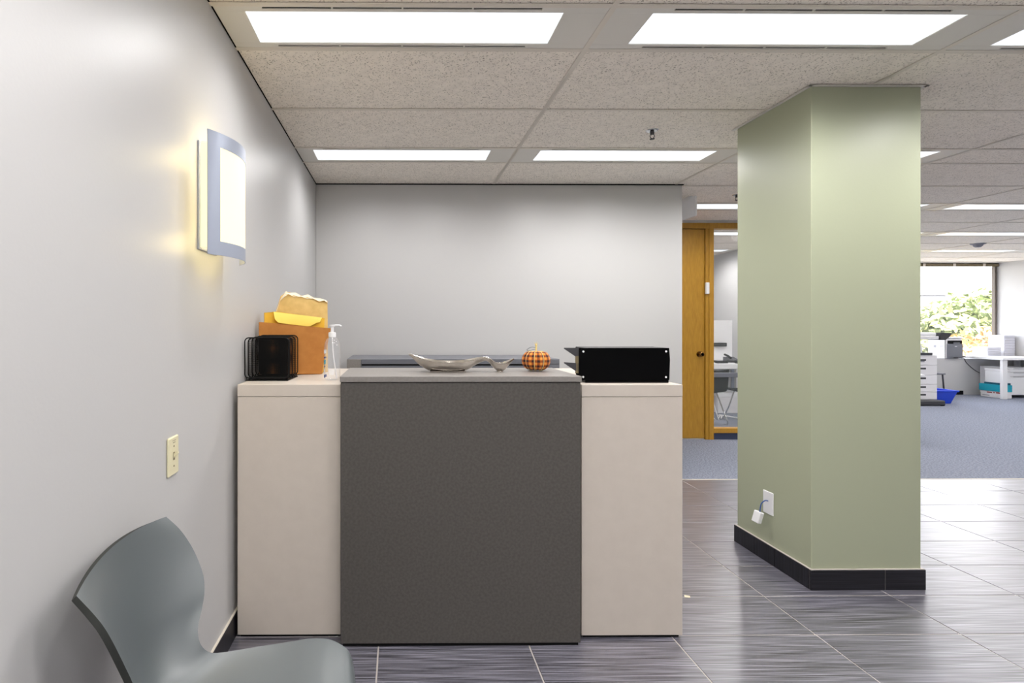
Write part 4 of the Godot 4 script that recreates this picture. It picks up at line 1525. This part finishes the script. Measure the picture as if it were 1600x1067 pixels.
	obj("lid", bx(10.537, 10.691, 0.471, 0.515, 8.877, 9.145, 0.003), M.white_print, k2)
	# desk corner peeping out behind the column
	var w := thing("work_table", "white table with a dark metal leg, its corner showing past the green column", "table", P(5.6, 0, 5.9))
	obj("top", bx(5.47, 5.885, 0.712, 0.738, 5.69, 6.4, 0.006), M.white, w)
	obj("apron", bx(5.48, 5.835, 0.66, 0.711, 5.72, 6.37, 0.003), M.black, w)
	for q in [[5.80, 5.72], [5.80, 6.33], [5.48, 5.72], [5.48, 6.33]]:
		obj("leg", bx(q[0], q[0] + 0.03, 0.0, 0.66, q[1], q[1] + 0.03, 0.002), M.dark_grey, w)


# ------------------------------------------------------------------ small fittings
func build_small_fittings() -> void:
	var t := thing("light_switch", "ivory toggle light switch plate on the left wall", "light switch", P(WALL_X, 0.90, 1.56))
	obj("plate", bx(WALL_X, WALL_X + 0.0075, 0.842, 0.959, 1.527, 1.597, 0.0035), M.ivory, t)
	obj("toggle_slot", bx(WALL_X + 0.0074, WALL_X + 0.0082, 0.888, 0.912, 1.557, 1.567), M.ivory_dark, t)
	var st := tool()
	prism(st, [P(WALL_X + 0.006, 0.893, 1.5585), P(WALL_X + 0.006, 0.907, 1.5585), P(WALL_X + 0.020, 0.915, 1.5585), P(WALL_X + 0.022, 0.908, 1.5585)], P(0, 0, 0.007))
	obj("toggle", st, M.ivory, t)
	for y in [0.930, 0.870]:
		st = tool()
		tube(st, [P(WALL_X + 0.006, y, 1.562), P(WALL_X + 0.0085, y, 1.562)], 0.0028, 10)
		obj("screw", st, M.ivory_dark, t)
	for q in [[0.946, 1.553, 1.558], [0.946, 1.561, 1.566], [0.946, 1.569, 1.574], [0.940, 1.555, 1.572]]:
		obj("ink_mark", bx(WALL_X + 0.0074, WALL_X + 0.0079, q[0], q[0] + 0.0018, q[1], q[2]), M.ivory_dark, t)
	for q in [[1.531, 3.086, "metal fire sprinkler in the ceiling tile left of the green column"], [3.055, 4.612, "metal fire sprinkler beyond the white back wall, next to the exit sign"]]:
		var s := thing("sprinkler", q[2], "sprinkler", P(q[0], CEIL, q[1]), "ceiling sprinklers")
		var c := P(q[0], CEIL + 0.004, q[1])
		st = tool()
		lathe(st, c, [Vector2(0.0, -0.006), Vector2(0.028, -0.006), Vector2(0.034, -0.002), Vector2(0.036, 0.0)], 24)
		obj("escutcheon", st, M.chrome, s)
		st = tool()
		lathe(st, c, [Vector2(0, -0.024), Vector2(0.011, -0.024), Vector2(0.012, -0.006)], 12)
		obj("nozzle", st, M.dark_grey, s)
		st = tool()
		for sx in [-1.0, 1.0]:
			tube(st, spline([c + Vector3(sx * 0.009, -0.022, 0), c + Vector3(sx * 0.013, -0.035, 0), c + Vector3(sx * 0.004, -0.050, 0)], 4), 0.0022, 6)
		obj("yoke", st, M.dark_grey, s)
		st = tool()
		lathe(st, c, [Vector2(0, -0.054), Vector2(0.014, -0.053), Vector2(0.014, -0.050), Vector2(0, -0.049)], 16)
		obj("deflector", st, M.dark_grey, s)
	var k := thing("smoke_detector", "small round detector under the far office ceiling", "detector", P(8.404, CEIL, 7.376))
	st = tool()
	lathe(st, P(8.404, CEIL + 0.004, 7.376), [Vector2(0, -0.055), Vector2(0.03, -0.054), Vector2(0.05, -0.035), Vector2(0.055, -0.02), Vector2(0.08, -0.012), Vector2(0.085, 0.0)], 24)
	obj("body", st, M.print_grey, k)
	var sc := thing("paper_scrap", "tiny white scrap lying on the dark tiles beside the counter", "scrap", P(1.19, 0, 2.43))
	st = tool()
	prism(st, [P(1.36, 0.0006, 2.43), P(1.385, 0.0006, 2.425), P(1.392, 0.0006, 2.44), P(1.370, 0.0006, 2.45)], Vector3(0, 0.0012, 0))
	obj("scrap", st, M.torn, sc)


# ------------------------------------------------------------------ outdoors, seen through the far window
func build_outside() -> void:
	var g := thing("ground", "grey paved ground far below the office window", "ground", Vector3.ZERO, "", "structure")
	obj("paving", bx(-60, 160, -7.2, -7.0, 11.0, 160), M.paving, g)
	var b := thing("building", "long pale grey building beyond the trees", "building", P(78, -7, 78))
	obj("body", bx(60, 83, -7.0, 5.6, 76, 90, 0.05), M.facade, b)
	obj("roof", bx(59.6, 83.4, 5.62, 6.1, 75.6, 90.4, 0.05), M.facade, b)
	for r in 3:
		for k in 6:
			obj("window", bx(61.5 + k * 3.6, 63.9 + k * 3.6, -5.0 + r * 3.4, -3.2 + r * 3.4, 75.93, 76.0), M.facade_dark, b)
	var spots := [[36.7, 34.0, 3.6, 3.6, "leaf_green", "tall pale green tree in the middle of the far window"], [30.8, 26.6, 1.1, 2.6, "leaf_orange", "pale orange tree at the right of the far window"], [20.5, 19.6, -0.3, 2.1, "leaf", "pale yellow tree low at the left of the far window"], [25.4, 22.4, -0.2, 2.3, "leaf", "pale yellow tree low at the right of the far window"], [50.0, 42.6, 5.4, 4.2, "leaf_green", "tall pale tree furthest right in the far window"], [33.0, 39.5, 3.4, 3.0, "leaf_green", "tall pale tree half hidden behind the green column"], [14.0, 23.0, 0.5, 2.6, "leaf", "pale yellow tree beyond the green column"]]
	for s in spots:
		tree(P(s[0], -7.0, s[1]), s[2] + 7.0, s[3], M[s[4]], s[5])


func tree(at: Vector3, height: float, r: float, m: Material, label: String) -> void:
	var t := thing("tree", label, "tree", at, "trees outside the far window")
	var st := tool()
	tube(st, spline([at, at + Vector3(0.1, height * 0.35, 0.05), at + Vector3(-0.1, height * 0.75, 0)], 4), 0.16, 8)
	for k in 5:
		var a := TAU * k / 5.0
		tube(st, [at + Vector3(0, height * (0.4 + 0.06 * k), 0), at + Vector3(cos(a) * r * 0.7, height * (0.55 + 0.07 * k), sin(a) * r * 0.7)], 0.06, 6)
	obj("trunk", st, M.bark, t)
	st = tool()
	for k in 3600:
		var dir := Vector3(rng.randfn(), rng.randfn(), rng.randfn()).normalized()
		var lump := 0.82 + 0.18 * sin(dir.x * 5.0 + at.x) * sin(dir.y * 6.0 + at.z) + 0.1 * sin(dir.z * 11.0)
		var c := at + Vector3(0, height - r * 1.15, 0) + dir * Vector3(r, r * 1.15, r) * lump * pow(rng.randf(), 0.33)
		var u := Vector3(rng.randfn(), rng.randfn(), rng.randfn()).normalized() * 0.085 * r
		var v := u.cross(dir + Vector3(0.01, 0.3, 0.0)).normalized() * 0.05 * r
		tri(st, c - u, c + v, c - v, dir)
		tri(st, c + u, c + v, c - v, dir)
	var o := obj("crown", st, m, t)
	o.set_meta("kind", "stuff")
